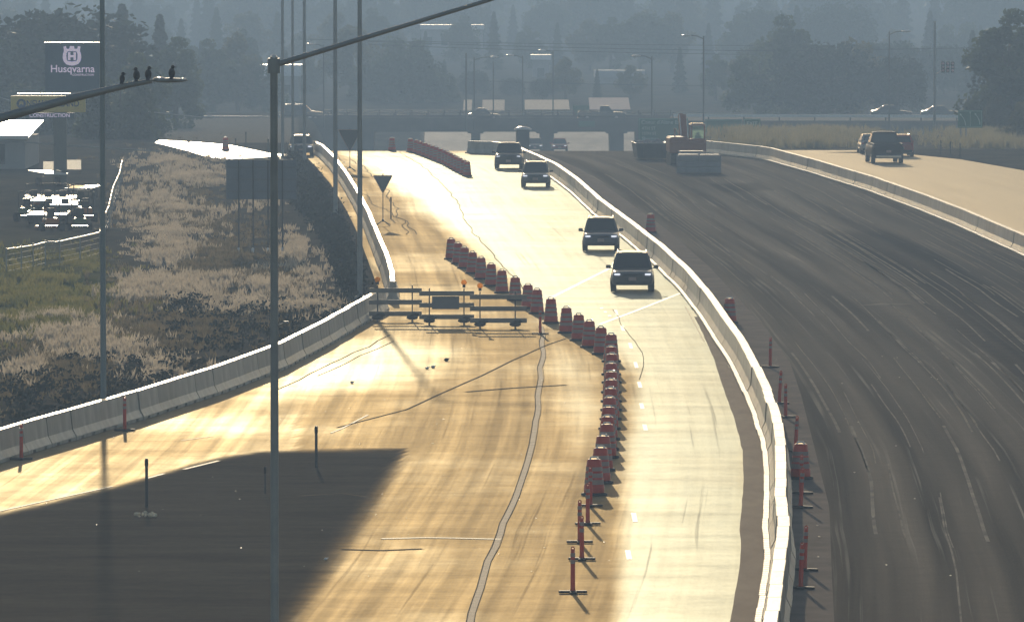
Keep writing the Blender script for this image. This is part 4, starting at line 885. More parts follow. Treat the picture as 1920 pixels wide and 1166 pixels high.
def emblem():
    s = F / d; c = rel2(135, 106); m = MB()
    def P(u, v): return (c[0] + u / s, c[1] - v / s)
    outer = [(-16,-18),(-11,-19),(-10,-14),(-5,-14),(-4,-19),(4,-19),(5,-14),(10,-14),(11,-19),(16,-18),(15,-10),(17,-4),(17.5,3),(15.5,10),(11,15),(5,17),(0,17.5),(-5,17),(-11,15),(-15.5,10),(-17.5,3),(-17,-4),(-15,-10)]
    inner = [(-8,-9),(0,-9.5),(8,-9),(10,-6),(10.5,0),(10,6),(8,9),(0,10),(-8,9),(-10,6),(-10.5,0),(-10,-6)]
    loops = [[Vector((*P(*p), 0)) for p in outer], [Vector((*P(*p), 0)) for p in reversed(inner)]]; tri = tessellate_polygon(loops); pts = [v for l in loops for v in l]
    n = len(pts); m.add([(p.x, -.045, p.y) for p in pts], [tuple(tt) for tt in tri]); m.add([(p.x, -.02, p.y) for p in pts], [tuple(reversed(tt)) for tt in tri])
    o = m.build('crown_emblem', M_lgnd, t)
    hm = MB()
    for u in (-5.2, 5.2): hm.box((P(u, 0)[0], -.033, P(0, 0)[1]), (4.6 / s, .024, 15 / s))
    hm.box((P(0, 0)[0], -.033, P(0, 0)[1]), (6 / s, .022, 4.2 / s)); hm.build('letter', M_lgnd, o)
emblem()
a = rel2(20, 180); b = rel2(160, 211); MB().box(((a[0] + b[0]) / 2, .15, (a[1] + b[1]) / 2), (b[0] - a[0], .35, a[1] - b[1]), bev=.03).build('lower_board', M_nhy, t)
a = rel2(32, 178); b = rel2(150, 178); MB().box(((a[0] + b[0]) / 2, .0, a[1] + .05), (b[0] - a[0], .4, .08)).build('trim', M_roof, t)
q = rel2(99, 195); lettering(t, 'NEW HOLLAND', (q[0], -.035, q[1]), 98 / (F / d), M_nhb, h=12 / (F / d))
q = rel2(96, 217); MB().box((q[0] - .1, .12, q[1]), (3.2, .3, .36), bev=.02).build('small_board', M_sgrey, t); lettering(t, 'CONSTRUCTION', (q[0] - .1, -.05, q[1]), 2.6, M_lgnd)
q = rel2(40, 195); m = MB(); s = F / d; m.tube((q[0], -.05, q[1]), (q[0], -.02, q[1]), 9 / s, n=16); lo = m.build('round_logo', M_nhb, t)
m = MB()
for an in range(5): aa = R(-60 + an * 30); m.box((q[0] + math.sin(aa) * 3.5 / s, -.056, q[1] + math.cos(aa) * 3.5 / s - 1 / s), (1.2 / s, .008, 6 / s))
m.build('leaf_mark', M_nhy, lo)
# ---------------------------------------------------------------- dealer yard at left
x, y = G(-60, 318); t = thing('dealer_building', 'long low grey building with a bright metal roof at the left edge', 'building', (x, y + 8, 0))
w = (72 + 330) / (F / y); MB().box((w / 2 - 11, 0, 1.05), (w, 14, 2.1)).build('wall', M_wallg, t)
rf = MB(); x0_, x1_ = -11 - .3, w - 11 + .3; rf.hexa([(x0_, -7.5, 2.1), (x1_, -7.5, 2.1), (x1_, 7.5, 2.9), (x0_, 7.5, 2.9), (x0_, -7.5, 2.25), (x1_, -7.5, 2.25), (x1_, 7.5, 3.05), (x0_, 7.5, 3.05)]); rf.build('roof', M_roof, t)
MB().box(((x0_ + x1_) / 2, -7.62, 2.22), (x1_ - x0_, .2, .3), bev=.06).build('gutter', M_roof, t)
for k in range(3): o = MB().box((w - 13 - 2.0 * k, -7.03, 1.05), (1.2, .06, 1.4)).build('window', M_glass, t)
M_cloth = mat('white banner cloth', (0.85, 0.84, 0.78), 0.8, (.78, .77, .72), 3, trans=0.85)
for (p0, p1, yt, yb, lab) in ((81, 102, 303, 320, 'small square white banner added to glow against the sun in the dealer yard, left of the pylon column'), (125, 152, 300, 318, 'larger white banner added to glow against the sun in the dealer yard, right of the pylon column')):
    x, y = G((p0 + p1) / 2, yb + 12); s_ = F / y; w = (p1 - p0) / s_; z1 = (yb + 12 - yt) / s_; z0 = 12 / s_; t = thing('banner', lab, 'banner', (x, y, 0), 0, 'white banners')
    m = MB(); m.add([(-w / 2, 0, z0), (w / 2, 0, z0), (w / 2, .03, z1), (-w / 2, .03, z1)], [(0, 1, 2, 3)]); m.build('cloth', M_cloth, t)  # thin cloth added so the yard's bright patches shine through from behind
    m = MB()
    for sx in (-1, 1): m.tube((sx * (w / 2 + .02), 0, 0), (sx * (w / 2 + .02), 0, z1 + .03), .02, n=6); m.tube((sx * w / 2, -.4, .02), (sx * w / 2, .4, .02), .02, n=6)
    m.build('frame', M_dsteel, t)
def mower(lab, x, y, rz, m):
    t = thing('ride_on_mower', lab, 'mower', (x, y, 0), rz, 'ride-on mowers in the dealer yard')
    MB().box((0, .25, .28), (1.3, .75, .16), bev=.05).build('cutting_deck', m, t); MB().box((0, -.35, .62), (.75, .9, .35), bev=.08).build('hood', m, t)
    s = MB(); s.box((0, -.1, .86), (.46, .44, .12), bev=.04); s.box((0, -.34, 1.1), (.44, .12, .45), bev=.04); s.build('seat', M_black, t)
    r = MB(); r.path([(-.42, -.55, .5), (-.42, -.6, 1.7), (.42, -.6, 1.7), (.42, -.55, .5)], .028, 6); r.build('roll_bar', M_black, t)
    for sx in (-1, 1):
        MB().tube((sx * .42, -.5, .28), (sx * .66, -.5, .28), .28, n=14).build('rear_wheel', M_tyre, t); MB().tube((sx * .35, .95, .14), (sx * .48, .95, .14), .14, n=10).build('front_wheel', M_tyre, t)
    return t
mw = []
k = 0
for r, (pa_, pb_, yy, n) in enumerate(((62, 150, 395, 4), (55, 160, 412, 4), (92, 150, 432, 2))):
    for i in range(n):
        px_ = pa_ + (pb_ - pa_) * i / (n - 1); x, y = G(px_, yy + 4)
        m = (M_morange, M_mgreen)[(i + r) % 2]
        mower('%s ride-on mower, %s from the left in the %s yard row' % (('orange', 'green')[(i + r) % 2], ordn(i + 1), ('back', 'middle', 'front')[r]), x, y, R(rnd.uniform(-20, 20)), m)
def trailer(lab, px_, py_, L, w, rz, z=.55):
    x, y = G(px_, py_); t = thing('flatbed_trailer', lab, 'trailer', (x, y, 0), rz, 'white flatbed trailers in the dealer yard')
    MB().box((0, 0, z), (w, L, .10), bev=.02).build('deck', M_wgloss, t)  # glossy deck added to reflect the sun as a bright streak
    MB().box((0, L / 2 + .7, z - .1), (.12, 1.5, .1)).build('drawbar', M_dsteel, t)
    for sx in (-1, 1):
        for yy in (-.35, .35):
            MB().tube((sx * (w / 2 - .2), yy, .3), (sx * w / 2, yy, .3), .3, n=12).build('wheel', M_tyre, t)
        f = MB(); f.box((sx * (w / 2 + .02), 0, z + .12), (.12, 1.7, .06), bev=.02); f.build('fender', M_wgloss, t)
    return t
for i, (a, b, L, w, z) in enumerate(((93,388,7,2.7,.55), (104,396,6,2.5,.75), (98,404,6,2.3,.9), (92,421,5,2.2,.6), (155,370,5,1.7,.6), (120,415,6,1.6,1.0), (90,350,7,1.4,.9))):
    trailer('glossy white flatbed trailer added as a bright streak, %s from the back in the dealer yard' % ordn([6, 0, 0, 0, 0, 0, 0][0] * 0 + i + 1), a, b, L, w, R((0, 2, -2, 1, -3, 4, 14)[i]), z)
# yard fence with a glinting top rail
fp = [(12,468),(40,463),(62,459),(85,453),(112,452),(150,445),(187,436)]; fq = [(187,436),(192,414),(204,385),(212,350),(224,325),(229,300)]
def yard_fence(pxs, lab, z=1.2):
    pts = [G(a, b, z) for a, b in pxs]; t = thing('yard_fence', lab, 'fence', (pts[0][0], pts[0][1], 0), 0, 'yard fences'); ox, oy = pts[0]
    r = MB(); r.path([(a - ox, b - oy, z + rnd.uniform(-.04, .04)) for a, b in pts], .04, 6); r.build('top_rail', M_chrome, t)
    for a, b in resamp(pts, 6.0): MB().tube((a - ox, b - oy, -.1), (a - ox, b - oy, z + .08), .035, n=6).build('post', M_galv, t)
    w_ = MB()
    for zz in (.2, .45, .7, .95): w_.path([(a - ox, b - oy, zz) for a, b in pts], .006, 4)
    w_.build('wire', M_galv, t)
yard_fence(fp, 'wire yard fence with a glinting rail, the front side'); yard_fence(fq, 'wire yard fence with a glinting rail, the side running away')
# ---------------------------------------------------------------- overpass
dB = 800.0
def zat(py, d): return at(960, py, d)[2]
xL, xR_ = at(585, 230, dB)[0], at(1262, 230, dB)[0]; zT, zU = zat(225, dB), zat(248, dB)
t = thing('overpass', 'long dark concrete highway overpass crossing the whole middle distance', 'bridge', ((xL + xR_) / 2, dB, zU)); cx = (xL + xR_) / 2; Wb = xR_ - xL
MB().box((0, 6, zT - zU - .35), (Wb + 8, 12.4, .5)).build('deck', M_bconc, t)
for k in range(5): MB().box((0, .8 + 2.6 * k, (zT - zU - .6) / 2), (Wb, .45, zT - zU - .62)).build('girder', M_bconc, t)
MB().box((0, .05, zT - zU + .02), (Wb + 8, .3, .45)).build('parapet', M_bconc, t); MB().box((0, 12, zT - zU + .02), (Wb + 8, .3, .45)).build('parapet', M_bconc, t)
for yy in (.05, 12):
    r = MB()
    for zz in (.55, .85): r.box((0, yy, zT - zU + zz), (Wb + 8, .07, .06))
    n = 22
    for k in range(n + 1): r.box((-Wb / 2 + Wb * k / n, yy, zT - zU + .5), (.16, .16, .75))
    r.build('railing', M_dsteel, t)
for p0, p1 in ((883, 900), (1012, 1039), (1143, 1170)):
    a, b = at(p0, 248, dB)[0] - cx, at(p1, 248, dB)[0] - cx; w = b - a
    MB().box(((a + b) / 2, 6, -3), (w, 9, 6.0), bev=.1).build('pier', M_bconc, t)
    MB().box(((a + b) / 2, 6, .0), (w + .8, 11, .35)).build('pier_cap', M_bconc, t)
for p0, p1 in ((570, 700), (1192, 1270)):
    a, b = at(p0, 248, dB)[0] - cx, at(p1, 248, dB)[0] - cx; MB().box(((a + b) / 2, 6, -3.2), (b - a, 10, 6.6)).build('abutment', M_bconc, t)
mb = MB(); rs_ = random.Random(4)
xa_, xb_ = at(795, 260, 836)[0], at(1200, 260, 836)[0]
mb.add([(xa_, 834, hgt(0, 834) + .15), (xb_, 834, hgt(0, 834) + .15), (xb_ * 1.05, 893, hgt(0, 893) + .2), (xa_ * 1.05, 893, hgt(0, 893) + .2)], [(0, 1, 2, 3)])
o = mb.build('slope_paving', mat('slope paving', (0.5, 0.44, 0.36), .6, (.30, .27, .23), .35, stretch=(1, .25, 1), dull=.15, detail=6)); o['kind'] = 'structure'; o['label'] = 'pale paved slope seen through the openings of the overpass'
# guard rails beside the overpass
for (p0, y0, p1, y1, dd, lab) in ((330, 219, 585, 221, 800, 'pale guard rail left of the overpass'), (1262, 216, 1860, 218, 752, 'pale guard rail along the raised road right of the overpass')):
    A, B = at(p0, y0, dd), at(p1, y1, dd); t = thing('guard_rail', lab, 'guard rail', (A[0], dd, A[2] - .6), 0, 'guard rails by the overpass')
    MB().hexa([(0, -.05, .4), (B[0] - A[0], -.05, .4 + B[2] - A[2]), (B[0] - A[0], .12, .4 + B[2] - A[2]), (0, .12, .4), (0, 0, .72), (B[0] - A[0], 0, .72 + B[2] - A[2]), (B[0] - A[0], .07, .72 + B[2] - A[2]), (0, .07, .72)]).build('rail', M_roof, t)
    pm = MB(); n = int((B[0] - A[0]) / 3.8)
    for k in range(n + 1): pm.box(((B[0] - A[0]) * k / n, .1, .0), (.14, .12, 1.4))
    pm.build('posts', M_bark, t)
# ---------------------------------------------------------------- far buildings and small far poles
def building(pxa, pya, pxb, pyb, d, lab, wm, rm, slope=0.8, shed=False):
    A, B = at(pxa, pya, d), at(pxb, pyb, d); w = B[0] - A[0]; h = A[2] - B[2] + 1.5; t = thing('building', lab, 'building', ((A[0] + B[0]) / 2, d, B[2] - 1.5), 0)
    if shed:  # added roofs, tilted to catch the sun as lit ground would
        MB().box((0, 8, .75), (w - .4, 15.6, 1.5)).build('wall', wm, t); z2 = 1.5 + A[2] - B[2]; dp = 16
        MB().hexa([(-w / 2, -.3, 1.5), (w / 2, -.3, 1.5), (w / 2, dp, z2 - .1), (-w / 2, dp, z2 - .1), (-w / 2, -.3, 1.62), (w / 2, -.3, 1.62), (w / 2, dp, z2), (-w / 2, dp, z2)]).build('roof', rm, t)
        MB().box((0, dp - .2, z2 / 2), (w - .4, .2, z2 - .1)).build('back_wall', wm, t); return t
    MB().box((0, 5, h / 2 - .2), (w, 10, h - .4)).build('wall', wm, t)
    MB().hexa([(-w / 2 - .3, -.4, h - .4), (w / 2 + .3, -.4, h - .4), (w / 2 + .3, 10.4, h - .4), (-w / 2 - .3, 10.4, h - .4), (-w / 2 - .3, 1.5, h + slope), (w / 2 + .3, 1.5, h + slope), (w / 2 + .3, 8.5, h + slope), (-w / 2 - .3, 8.5, h + slope)]).build('roof', rm, t)
    n = max(1, int(w / 3))
    for k in range(n): MB().box((-w / 2 + w * (k + .5) / n, -.02, h * .5), (min(1.2, w / n * .5), .08, h * .3)).build('window', M_glass, t)
    return t
M_rdark = mat('dark roof', (0.12, 0.12, 0.12), .7, (.16, .16, .16), 1)
building(868, 192, 884, 212, 925, 'small tan roof added as sunlit ground just left of the twin poles above the overpass', M_wall, mat('tan roof sheet', (0.55, 0.42, 0.30), .7, (.62, .5, .38), 1, dull=.2), .2, True)
building(904, 192, 946, 212, 925, 'tan roof added as sunlit ground above the overpass car', M_wall, mat('tan roof sheet', (0.55, 0.42, 0.30), .7, (.62, .5, .38), 1, dull=.2), .2, True)
building(984, 192, 1068, 207, 925, 'long tan roof added as sunlit ground above the middle of the overpass', M_wall, mat('tan roof sheet', (0.55, 0.42, 0.30), .7, (.62, .5, .38), 1, dull=.2), .2, True)
building(1106, 188, 1182, 207, 925, 'pinkish roof added as sunlit ground behind the grey pickup', mat('pink wall', (.42, .30, .27), .8, (.46, .34, .3), 1), mat('pink roof sheet', (.50, .36, .32), .7, (.55, .42, .38), 1, dull=.2), .2, True)
building(1118, 142, 1206, 178, 1120, 'faint grey warehouse with a pale roof band far behind', M_wallg, M_wallg, .8)
building(998, 108, 1030, 150, 1180, 'tall faint pale building far behind the trees', M_wallg, M_roof, .4)
building(466, 138, 560, 180, 980, 'hazy house with a glinting roof at upper left', M_wallg, M_roof, 1.2)
building(790, 52, 905, 90, 1350, 'faint long pale building on the hillside behind the wires', M_wallg, M_roof, .5)
def fpole(px_, pyt, pyb, d, lab, arm=0, r=.11, double=False):
    A, B = at(px_, pyt, d), at(px_, pyb, d); h = A[2] - B[2]; t = thing('street_lamp', lab, 'street lamp', (B[0], d, B[2] - 1), 0, 'distant street lamps')
    MB().tube((0, 0, 0), (0, 0, h + 1), r, r * .8, 8).build('pole', M_dsteel, t)
    for s in ((arm, -arm) if double else (arm,)):
        if s:
            MB().path([(0, 0, h + .7), (s * .5, 0, h + 1.0), (s, 0, h + 1.05)], .06, 6).build('arm', M_dsteel, t)
            sg = 1 if s > 0 else -1; MB().ell((s + sg * .35, 0, h + 1.05), (.55, .25, .12), 10, 6).build('lamp_head', M_roof, t)
for a in ((874, 100, 228, 792, 'left pole of the twin poles above the overpass', 0, .12), (889, 108, 228, 795, 'right pole of the twin poles, with a lamp arm reaching right', 2.0, .10), (925, 117, 225, 830, 'thin far pole just right of the twin poles', 0, .09), (980, 105, 225, 830, 'thin far pole above the portable toilet', -1.2, .09), (1037, 96, 210, 830, 'thin far pole with a short arm above the long tan roof', -1, .09),
          (1222, 106, 232, 720, 'lamp pole with an arm to the left above the large green sign', -1.3, .09), (1319, 68, 232, 700, 'tall lamp pole behind the excavator cab', -1.4, .10), (1667, 60, 252, 700, 'tall thin lamp pole at right behind the left sedan', 1.4, .09), (607, 84, 225, 780, 'thin far pole near the overpass van', -1.2, .09), (250, 60, 112, 900, 'thin pole high in the trees at upper left', 0, .09)): fpole(*a)
# signal pole
A = at(1752, 40, 640); B = at(1752, 288, 640); t = thing('signal_pole', 'thick pole with a short arm and three signal heads at upper right', 'traffic signal', (B[0], 640, B[2] - .5), 0)
MB().tube((0, 0, 0), (0, 0, A[2] - B[2] + .5), .16, .12, 10).build('pole', M_galv, t); zz = at(1752, 135, 640)[2] - B[2] + .5
MB().path([(0, 0, zz - .3), (.7, 0, zz + .15), (1.9, 0, zz + .4)], .05, 6).build('arm', M_galv, t)
for k, pp in enumerate((1768, 1777, 1786)):
    xx = at(pp, 126, 640)[0] - B[0]; hb = MB().box((xx, -.1, zz + .45), (.34, .2, 1.05), bev=.03).build('signal_head', M_black, t)
    for j in range(3): MB().ell((xx, -.24, zz + .13 + j * .32), (.11, .05, .11), 10, 6).build('lens', mat('signal lens', (.8, .55, .6), .2, trans=.4), hb)
# utility lines
for i, (y0, y1, y2, px0, px2, d) in enumerate(((78, 92, 96, 690, 1430, 900), (84, 99, 103, 690, 1430, 902), (74, 84, 86, 560, 1430, 930), (96, 95, 90, 1380, 1830, 850), (152, 160, 162, 900, 1380, 960), (205, 214, 222, 235, 400, 560), (262, 275, 284, -20, 300, 470), (176, 190, 200, -20, 60, 600))):
    pts = []
    for k in range(13):
        u = k / 12; yy = (1 - u) ** 2 * y0 + 2 * u * (1 - u) * y1 + u * u * y2; pts.append(at(px0 + (px2 - px0) * u, yy, d))
    o = MB().path(pts, .045, 5).build('power_line', M_galv if i > 4 else M_black)
    tag(o, ('thin overhead wire across the trees, %s of the upper bundle' % ordn(i + 1)) if i < 3 else ('overhead wire crossing the trees at upper right', 'faint lower wire above the far buildings', 'pale wire at upper left between the trees', 'pale wire just above the dealer roof', 'short pale wire beside the yellow sign')[i - 3], 'wire', 'overhead wires')
# ---------------------------------------------------------------- trees
def crown_mesh(kind, seed, h, rad, n, leaf):
    r = random.Random(seed); vs = []; fs = []
    def quad(c, s):
        a = Vector((r.gauss(0, 1), r.gauss(0, 1), r.gauss(0, 1))).normalized(); b = a.orthogonal().normalized(); c2 = a.cross(b); an = r.uniform(0, 6.28); u = b * math.cos(an) + c2 * math.sin(an); w = a.cross(u)
        o = len(vs); vs.extend([c - u * s, c + w * s * .6, c + u * s, c - w * s * .6]); fs.append((o, o + 1, o + 2, o + 3))
    if kind == 'conifer':
        for i in range(n):
            t = r.random() ** .8; z = h * (.10 + .9 * t); rr = rad * (1 - t) ** .85 * (0.75 + .25 * math.sin(t * 55)) + .15
            an = r.uniform(0, 6.28); q = rr * (r.random() ** .45); quad(Vector((math.cos(an) * q, math.sin(an) * q, z - q * .25)), leaf * r.uniform(.6, 1.3))
    else:
        cl = []
        for i in range(34 if kind == 'round' else 46):
            for _ in range(30):
                p = Vector((r.uniform(-1, 1), r.uniform(-1, 1), r.uniform(-1, 1)))
                if p.length < 1 and p.length > .25: break
            zc = .6 if kind == 'round' else .56; zr = .42 if kind == 'round' else .46
            wz = 1 - .3 * max(0, p.z)
            cl.append((Vector((p.x * rad * wz, p.y * rad * wz, h * (zc + zr * p.z * .9))), rad * r.uniform(.2, .42)))
        for i in range(n):
            c, q = r.choice(cl); d_ = Vector((r.gauss(0, 1), r.gauss(0, 1), r.gauss(0, .8))).normalized() * q * (r.random() ** .35)
            quad(c + d_, leaf * r.uniform(.5, 1.3))
    me = bpy.data.meshes.new('crown'); me.from_pydata([tuple(v) for v in vs], [], fs); return me
def trunk_mesh(h, rad, seed):
    r = random.Random(seed); m = MB(); m.tube((0, 0, -.3), (0, 0, h * .5), h * .028, h * .018, 8); m.tube((0, 0, h * .5), (.1, 0, h * .85), h * .018, h * .005, 7)
    for i in range(7):
        z = h * r.uniform(.3, .7); an = r.uniform(0, 6.28); m.tube((0, 0, z), (math.cos(an) * rad * .6, math.sin(an) * rad * .6, z + h * .16), h * .010, h * .003, 5)
    return m
TV = {}
def variant(key, kind, seed, h, rad, n, leaf, lm):
    cm = crown_mesh(kind, seed, h, rad, n, leaf); cm.materials.append(lm); tm = trunk_mesh(h, rad, seed).build('trunk', M_bark); td = tm.data; bpy.data.objects.remove(tm); TV[key] = (cm, td, h, rad)
for q in (M_leafA, M_leafB, M_leafC): vary(q, .6, 1.5)
variant('r1', 'round', 1, 12, 5.2, 9000, .30, M_leafA); variant('r2', 'round', 2, 12, 4.6, 9000, .30, M_leafB); variant('t1', 'tall', 3, 15, 4.2, 9500, .30, M_leafA)
variant('t2', 'tall', 4, 15, 4.8, 9500, .32, M_leafB); variant('c1', 'conifer', 5, 17, 3.4, 9000, .30, M_leafC); variant('c2', 'conifer', 6, 17, 2.8, 8000, .28, M_leafC); variant('r3', 'round', 8, 12, 6.2, 11000, .30, M_leafC)
TN = [0]
def tree(key, pxm, pyb, pyt, d, lab, wf=1.0, grp='trees around the overpass'):
    cm, td, h, rad = TV[key]; B = at(pxm, pyb, d); A = at(pxm, pyt, d); s = (A[2] - B[2]) / (h * 1.02); t = thing('pine_tree' if key[0] == 'c' else 'leafy_tree', lab, 'tree', (B[0], d, B[2] - .3), rnd.uniform(0, 6.28), grp)
    for nm, me in (('crown', cm), ('trunk', td)):
        o = bpy.data.objects.new(nm, me); COL.objects.link(o); o.parent = t
    t.scale = (s * wf, s * wf, s)
near = [('r3',768,215,92,975,'big dark rounded tree in the centre above the overpass',1.05),('r1',700,215,118,990,'dark tree left of the big central tree',1.0),('r1',834,215,130,980,'smaller tree right of the big central tree',.9),
 ('r3',1682,226,100,840,'dense dark rounded tree behind the two sedans at right',.95),('t2',1600,236,70,850,'tall olive tree left of the dense rounded tree',1.0),('r3',1530,240,75,835,'very large dark tree filling the space right of the exit sign',1.25),('r1',1425,238,90,850,'broad dark tree above the exit sign',1.25),('t1',1480,238,20,880,'tall tree behind the broad dark trees at right',1.1),
 ('t1',1893,292,5,610,'tall dark leafy tree at the right picture edge',1.1),('r3',1925,300,90,625,'broad dark tree crowding the right picture edge',1.0),('t2',1868,290,170,600,'green bushy tree in front of the tall edge tree',.8),('r2',1915,300,190,560,'bushy tree low at the right picture edge',.9),('r2',1838,262,188,640,'small olive tree above the diagram sign',.8),
 ('t1',262,300,88,600,'tall dark tree right of the blurred lamp pole',1.0),('r1',225,330,130,560,'broad dark tree behind the blurred lamp pole',1.0),('t1',330,262,60,700,'tall tree left of the overpass with a dark crown',1.1),('r1',60,300,150,620,'dark tree behind the yellow board',1.4),('r3',-20,320,60,640,'very dark tree at the left picture edge',1.4),('r3',110,290,10,660,'very large dark tree behind the dealer pylon',1.5),
 ('t1',400,225,66,880,'tall tree standing left of the overpass van',1.0),('t2',445,222,60,900,'olive tree left of the near thick pole',1.0),('r1',495,225,120,900,'rounded tree behind the near thick pole',.9),('c1',230,260,0,760,'conifer rising behind the tall dark tree at left',1.2),('c2',300,262,20,780,'slim conifer at left behind the side ramp',1.2)]
for a in near: tree(*a)
# belts of further trees
kk = ['t1', 't2', 'c1', 'r1', 'r3', 'c2', 'r2']; names = {'t': 'tall leafy tree', 'c': 'dark conifer', 'r': 'rounded leafy tree'}
i = 0
for d, px0, px1, step, yb, yt0, yt1 in ((1010, -40, 1980, 62, 215, 40, 110), (1240, -60, 1990, 58, 190, 0, 60), (1500, -60, 1990, 52, 140, -50, 10)):
    px_ = px0; c = 0
    while px_ < px1:
        c += 1; q = px_ + rnd.uniform(-20, 20); key = rnd.choice(kk)
        zb = hgt((q - 960) / F * d, d); bt = pxof(0, d, zb)[1]; yt = rnd.uniform(yt0, yt1)
        if 860 < q < 1350 and d < 1100: yt += 40
        tree(key, q, bt + 2, min(yt, bt - 30), d + rnd.uniform(-40, 40), 'hazy %s, %s from the left in the %s belt behind the overpass' % (names[key[0]], ordn(c), {1010: 'nearest', 1240: 'middle', 1500: 'farthest'}[d]), 1.15, 'trees in the %s belt' % {1010: 'nearest', 1240: 'middle', 1500: 'farthest'}[d])
        px_ += step
# far woods as one mass
vs = []; fs = []; r = random.Random(11)
for i in range(420):
    d = r.uniform(1700, 2600); x = r.uniform(-.085, .085) * d * 1.5; z = hgt(x, d); hh = r.uniform(10, 20); rr = hh * .33
    for j in range(90):
        a = Vector((r.gauss(0, 1), r.gauss(0, 1), r.gauss(0, 1))).normalized() * (r.random() ** .4); c = Vector((x + a.x * rr, d + a.y * rr, z + hh * (.5 + .5 * a.z))); s = r.uniform(.8, 1.8)
        u = Vector((r.gauss(0, 1), r.gauss(0, 1), r.gauss(0, 1))).normalized(); w = u.orthogonal().normalized(); o = len(vs); vs += [c - u * s, c + w * s * .6, c + u * s, c - w * s * .6]; fs.append((o, o + 1, o + 2, o + 3))
me = bpy.data.meshes.new('distant_wood'); me.from_pydata([tuple(v) for v in vs], [], fs); me.materials.append(M_leafA); o = bpy.data.objects.new('distant_wood', me); COL.objects.link(o); tag(o, 'far hazy wooded hillside closing the view', 'wood', kind='stuff')
# ---------------------------------------------------------------- grass and shrubs
def grass_obj(name, lab, m, zones, n, hmin, hmax, seed, bg=0, dlim=None):
    r = random.Random(seed); vs = []; fs = []
    def tuft(x, y, h, k):
        z = hgt(x, y) - .1
        for _ in range(k):
            an = r.uniform(0, 6.28); q = r.uniform(0, .22); bx, by = x + math.cos(an) * q, y + math.sin(an) * q * 1.5; lean = r.uniform(.1, .5) * h; a2 = r.uniform(0, 6.28); w = r.uniform(.012, .03); hh = h * r.uniform(.6, 1.1)
            o = len(vs); tx, ty = bx + math.cos(a2) * lean, by + math.sin(a2) * lean
            vs.extend([(bx - w, by, z), (bx + w, by, z), ((bx + tx) / 2 + w, (by + ty) / 2, z + hh * .6), ((bx + tx) / 2 - w, (by + ty) / 2, z + hh * .6), (tx, ty, z + hh)]); fs.append((o, o + 1, o + 2, o + 3)); fs.append((o + 3, o + 2, o + 4))
    tot_ = sum(z[4] for z in zones)
    for (cx_, cy_, rx, ry, wgt) in zones:
        for _ in range(int(n * wgt / tot_)):
            a = r.uniform(0, 6.28); q = min(1.7, abs(r.gauss(0, .62))); X, Y = cx_ + math.cos(a) * rx * q, cy_ + math.sin(a) * ry * q
            x, y = G(X, Y)
            if dlim: y = dlim[0] + (dlim[1] - dlim[0]) * r.random(); x = (X - 960) / F * y
            if y < 545 and x > lerp(T_edge, y) - 1.0 and X < 900: continue
            nv = noise.noise(Vector((x * .45, y * .11, seed))) + .5 * noise.noise(Vector((x * 1.3, y * .35, seed + 3)))
            if nv < -.02 and r.random() < .9: continue
            if 700 > X > 530 and not dlim and Y < 560 and X > 560 + (Y - 440) * .2 and r.random() < .9: continue
            tuft(x, y, r.uniform(hmin, hmax), 9)
    me = bpy.data.meshes.new(name); me.from_pydata(vs, [], fs); me.materials.append(m); o = bpy.data.objects.new(name, me); COL.objects.link(o); return tag(o, lab, 'grass', kind='stuff')
Z1 = [(330,305,70,14,2),(350,335,75,14,2.4),(290,375,60,16,2),(320,395,70,14,2.2),(310,440,75,28,4),(320,480,50,14,1.4),(300,540,80,22,3),(400,530,60,16,2),(440,325,30,14,.4),(480,380,40,12,.5),(560,470,35,40,2.2),(600,520,36,40,2.6),(500,540,60,30,1.6),(580,580,50,14,1),(420,570,70,14,1.2),(90,600,80,10,.8),(100,630,110,18,1.4),(190,650,120,30,1.2),(300,690,80,22,.5),(60,690,70,20,.5)]
grass_obj('dry_grass', 'clumps of pale dry grass on the bank left of the road', M_grass, Z1, 17000, .15, .55, 3)
grass_obj('brown_weeds', 'brownish low weeds scattered over the bank left of the road', mat('brown weed blade', (.12, .10, .06), .85, (.26, .21, .13), .7, trans=.35, spec=.1), [(330,400,140,110,3),(420,480,160,90,3),(300,620,200,70,3),(120,690,130,60,2),(560,520,60,60,1)], 9000, .12, .42, 9)
grass_obj('green_grass', 'yellow green grass low on the left edge', M_grassG, [(60,530,110,50,3),(90,590,130,40,3),(150,500,80,40,1)], 4200, .2, .45, 4)
grass_obj('roadside_grass', 'pale tall grass beyond the right-hand road', mat('pale tall grass', (.22, .20, .12), .8, (.34, .30, .19), .4, trans=.4, spec=.1), [(1530,270,130,10,3),(1850,282,90,14,3),(1400,275,80,6,1)], 3800, .7, 1.25, 5, dlim=(524, 640))
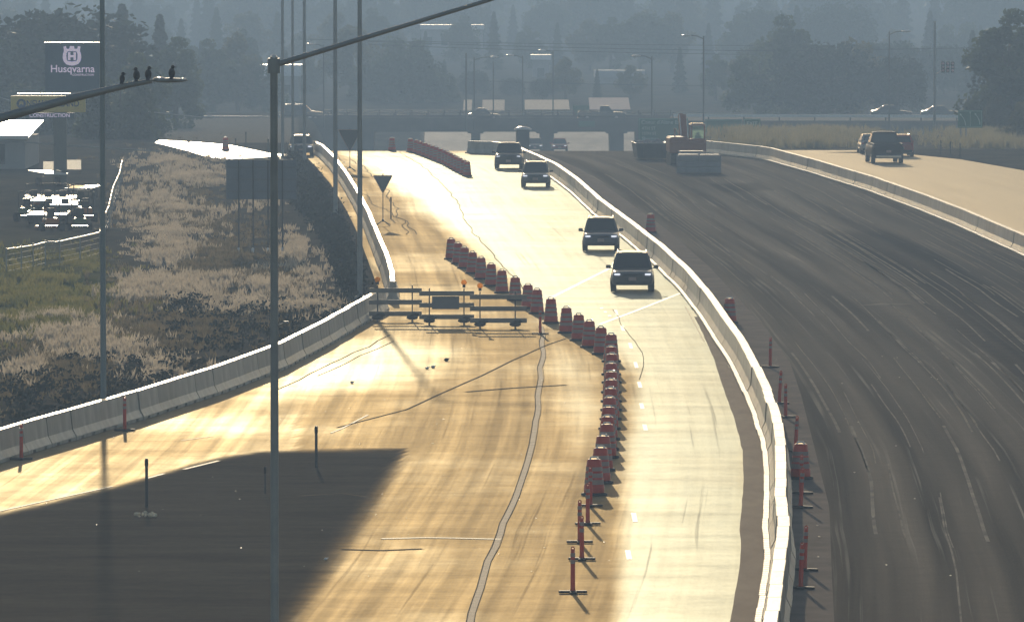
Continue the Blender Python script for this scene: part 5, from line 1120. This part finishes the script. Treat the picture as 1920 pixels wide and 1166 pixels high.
def shrub_mass():
    r = random.Random(21); vs = []; fs = []; P = [(540,296),(560,292),(600,330),(640,395),(664,450),(684,500),(702,548),(690,560),(655,556),(640,520),(620,470),(590,420),(550,380),(530,340)]
    P2 = [(330,560),(700,560),(650,590),(500,650),(300,720),(120,780),(0,800),(0,720),(200,660)]
    for PP, cnt in ((P, 2400), (P2, 260)):
        xs = [p[0] for p in PP]; ys = [p[1] for p in PP]; k = 0
        while k < cnt:
            X, Y = r.uniform(min(xs), max(xs)), r.uniform(min(ys), max(ys))
            if not inpoly(X, Y, PP): continue
            k += 1; x, y = G(X, Y)
            if x > lerp(T_edge, y) - .9: continue
            hh = r.uniform(.3, .95) if PP is P else r.uniform(.1, .4); rr = r.uniform(.25, .6)
            for j in range(22):
                a = Vector((r.gauss(0, 1), r.gauss(0, 1) * 1.6, 0)); c = Vector((x + a.x * rr * .5, y + a.y * rr, hgt(x, y) + hh * r.random() ** .7)); s = r.uniform(.04, .11)
                u = Vector((r.gauss(0, 1), r.gauss(0, 1), r.gauss(0, 1))).normalized(); w = u.orthogonal().normalized(); o = len(vs); vs.extend([c - u * s, c + w * s * .7, c + u * s, c - w * s * .7]); fs.append((o, o + 1, o + 2, o + 3))
    me = bpy.data.meshes.new('shrubbery'); me.from_pydata([tuple(v) for v in vs], [], fs); me.materials.append(M_shrub); o = bpy.data.objects.new('shrubbery', me); COL.objects.link(o); tag(o, 'dark low shrubs covering the bank beside the barrier', 'shrubs', kind='stuff')
shrub_mass()
# ---------------------------------------------------------------- debris
def stone(mb, x, y, s, z=.012):
    mb.ell((x, y, z + s * .1), (s, s * rnd.uniform(1.2, 2.4), s * .22), 8, 4)
mb = MB(); r = random.Random(5)
for _ in range(110):
    X, Y = r.uniform(60, 1180), r.uniform(640, 1100); x, y = G(X, Y)
    if x > lerp(T_mid, y) - 4 or x < lerp(T_edge, y) + .4: continue
    if f_dark(X, Y) > .5 and r.random() < .6: continue
    stone(mb, x, y, r.choice((.012, .016, .02, .026)))
for _ in range(26): x, y = G(1490 + r.uniform(-60, 300), r.uniform(650, 1080)); stone(mb, x, y, .03)
tag(mb.build('gravel', M_stone), 'scattered pale gravel chips on the pavement', 'gravel', kind='stuff')
for (a, b, s, lab, m) in ((801,692,.07,'small glinting scrap on the pavement, left one of two',M_chrome),(812,690,.08,'small glinting scrap on the pavement, right one of two',M_chrome),(837,677,.09,'small dark lump lying on the pavement near the scraps',M_rub),(611,1050,.05,'small bright chip near the bottom edge of the dark asphalt',M_lamp),(660,719,.07,'bright chip on the ramp pavement',M_lamp)):
    x, y = G(a, b); q = MB(); q.ell((0, 0, s * .5), (s, s * 1.3, s * .7), 7, 5); q.tube((-s, 0, s * .3), (s * 1.2, .1, s * .9), s * .2, n=5); o = q.build('debris', m); o.location = (x, y, .012); tag(o, lab, 'debris', 'loose scraps on the pavement')
x0_, y0_ = G(273, 967); t = thing('rubble_pile', 'low pile of pale rubble around the thin post on dark asphalt', 'rubble', (x0_, y0_, .012))
for i in range(14): MB().ell((rnd.uniform(-.28, .3), rnd.uniform(-.6, .6), .03), (rnd.uniform(.03, .07), rnd.uniform(.03, .09), rnd.uniform(.02, .06)), 6, 4).build('stone', M_stone, t)
# ---------------------------------------------------------------- haze
hm = bpy.data.materials.new('haze'); hm.use_nodes = True; n = hm.node_tree.nodes; l = hm.node_tree.links; n.remove(n['Principled BSDF'])
pv = n.new('ShaderNodeVolumePrincipled'); pv.inputs['Color'].default_value = (0.43, 0.64, 0.98, 1); pv.inputs['Density'].default_value = 0.00075; pv.inputs['Anisotropy'].default_value = 0.2
l.new(pv.outputs[0], n['Material Output'].inputs['Volume'])
hz = MB(); hz.hexa([(-3000, -60, -14), (3000, -60, -14), (3000, 3600, -14), (-3000, 3600, -14), (-3000, -60, 62), (3000, -60, 62), (3000, 3600, 62), (-3000, 3600, 62)])
o = hz.build('haze', hm); o['kind'] = 'stuff'; o['label'] = 'thin blue morning haze in the air'
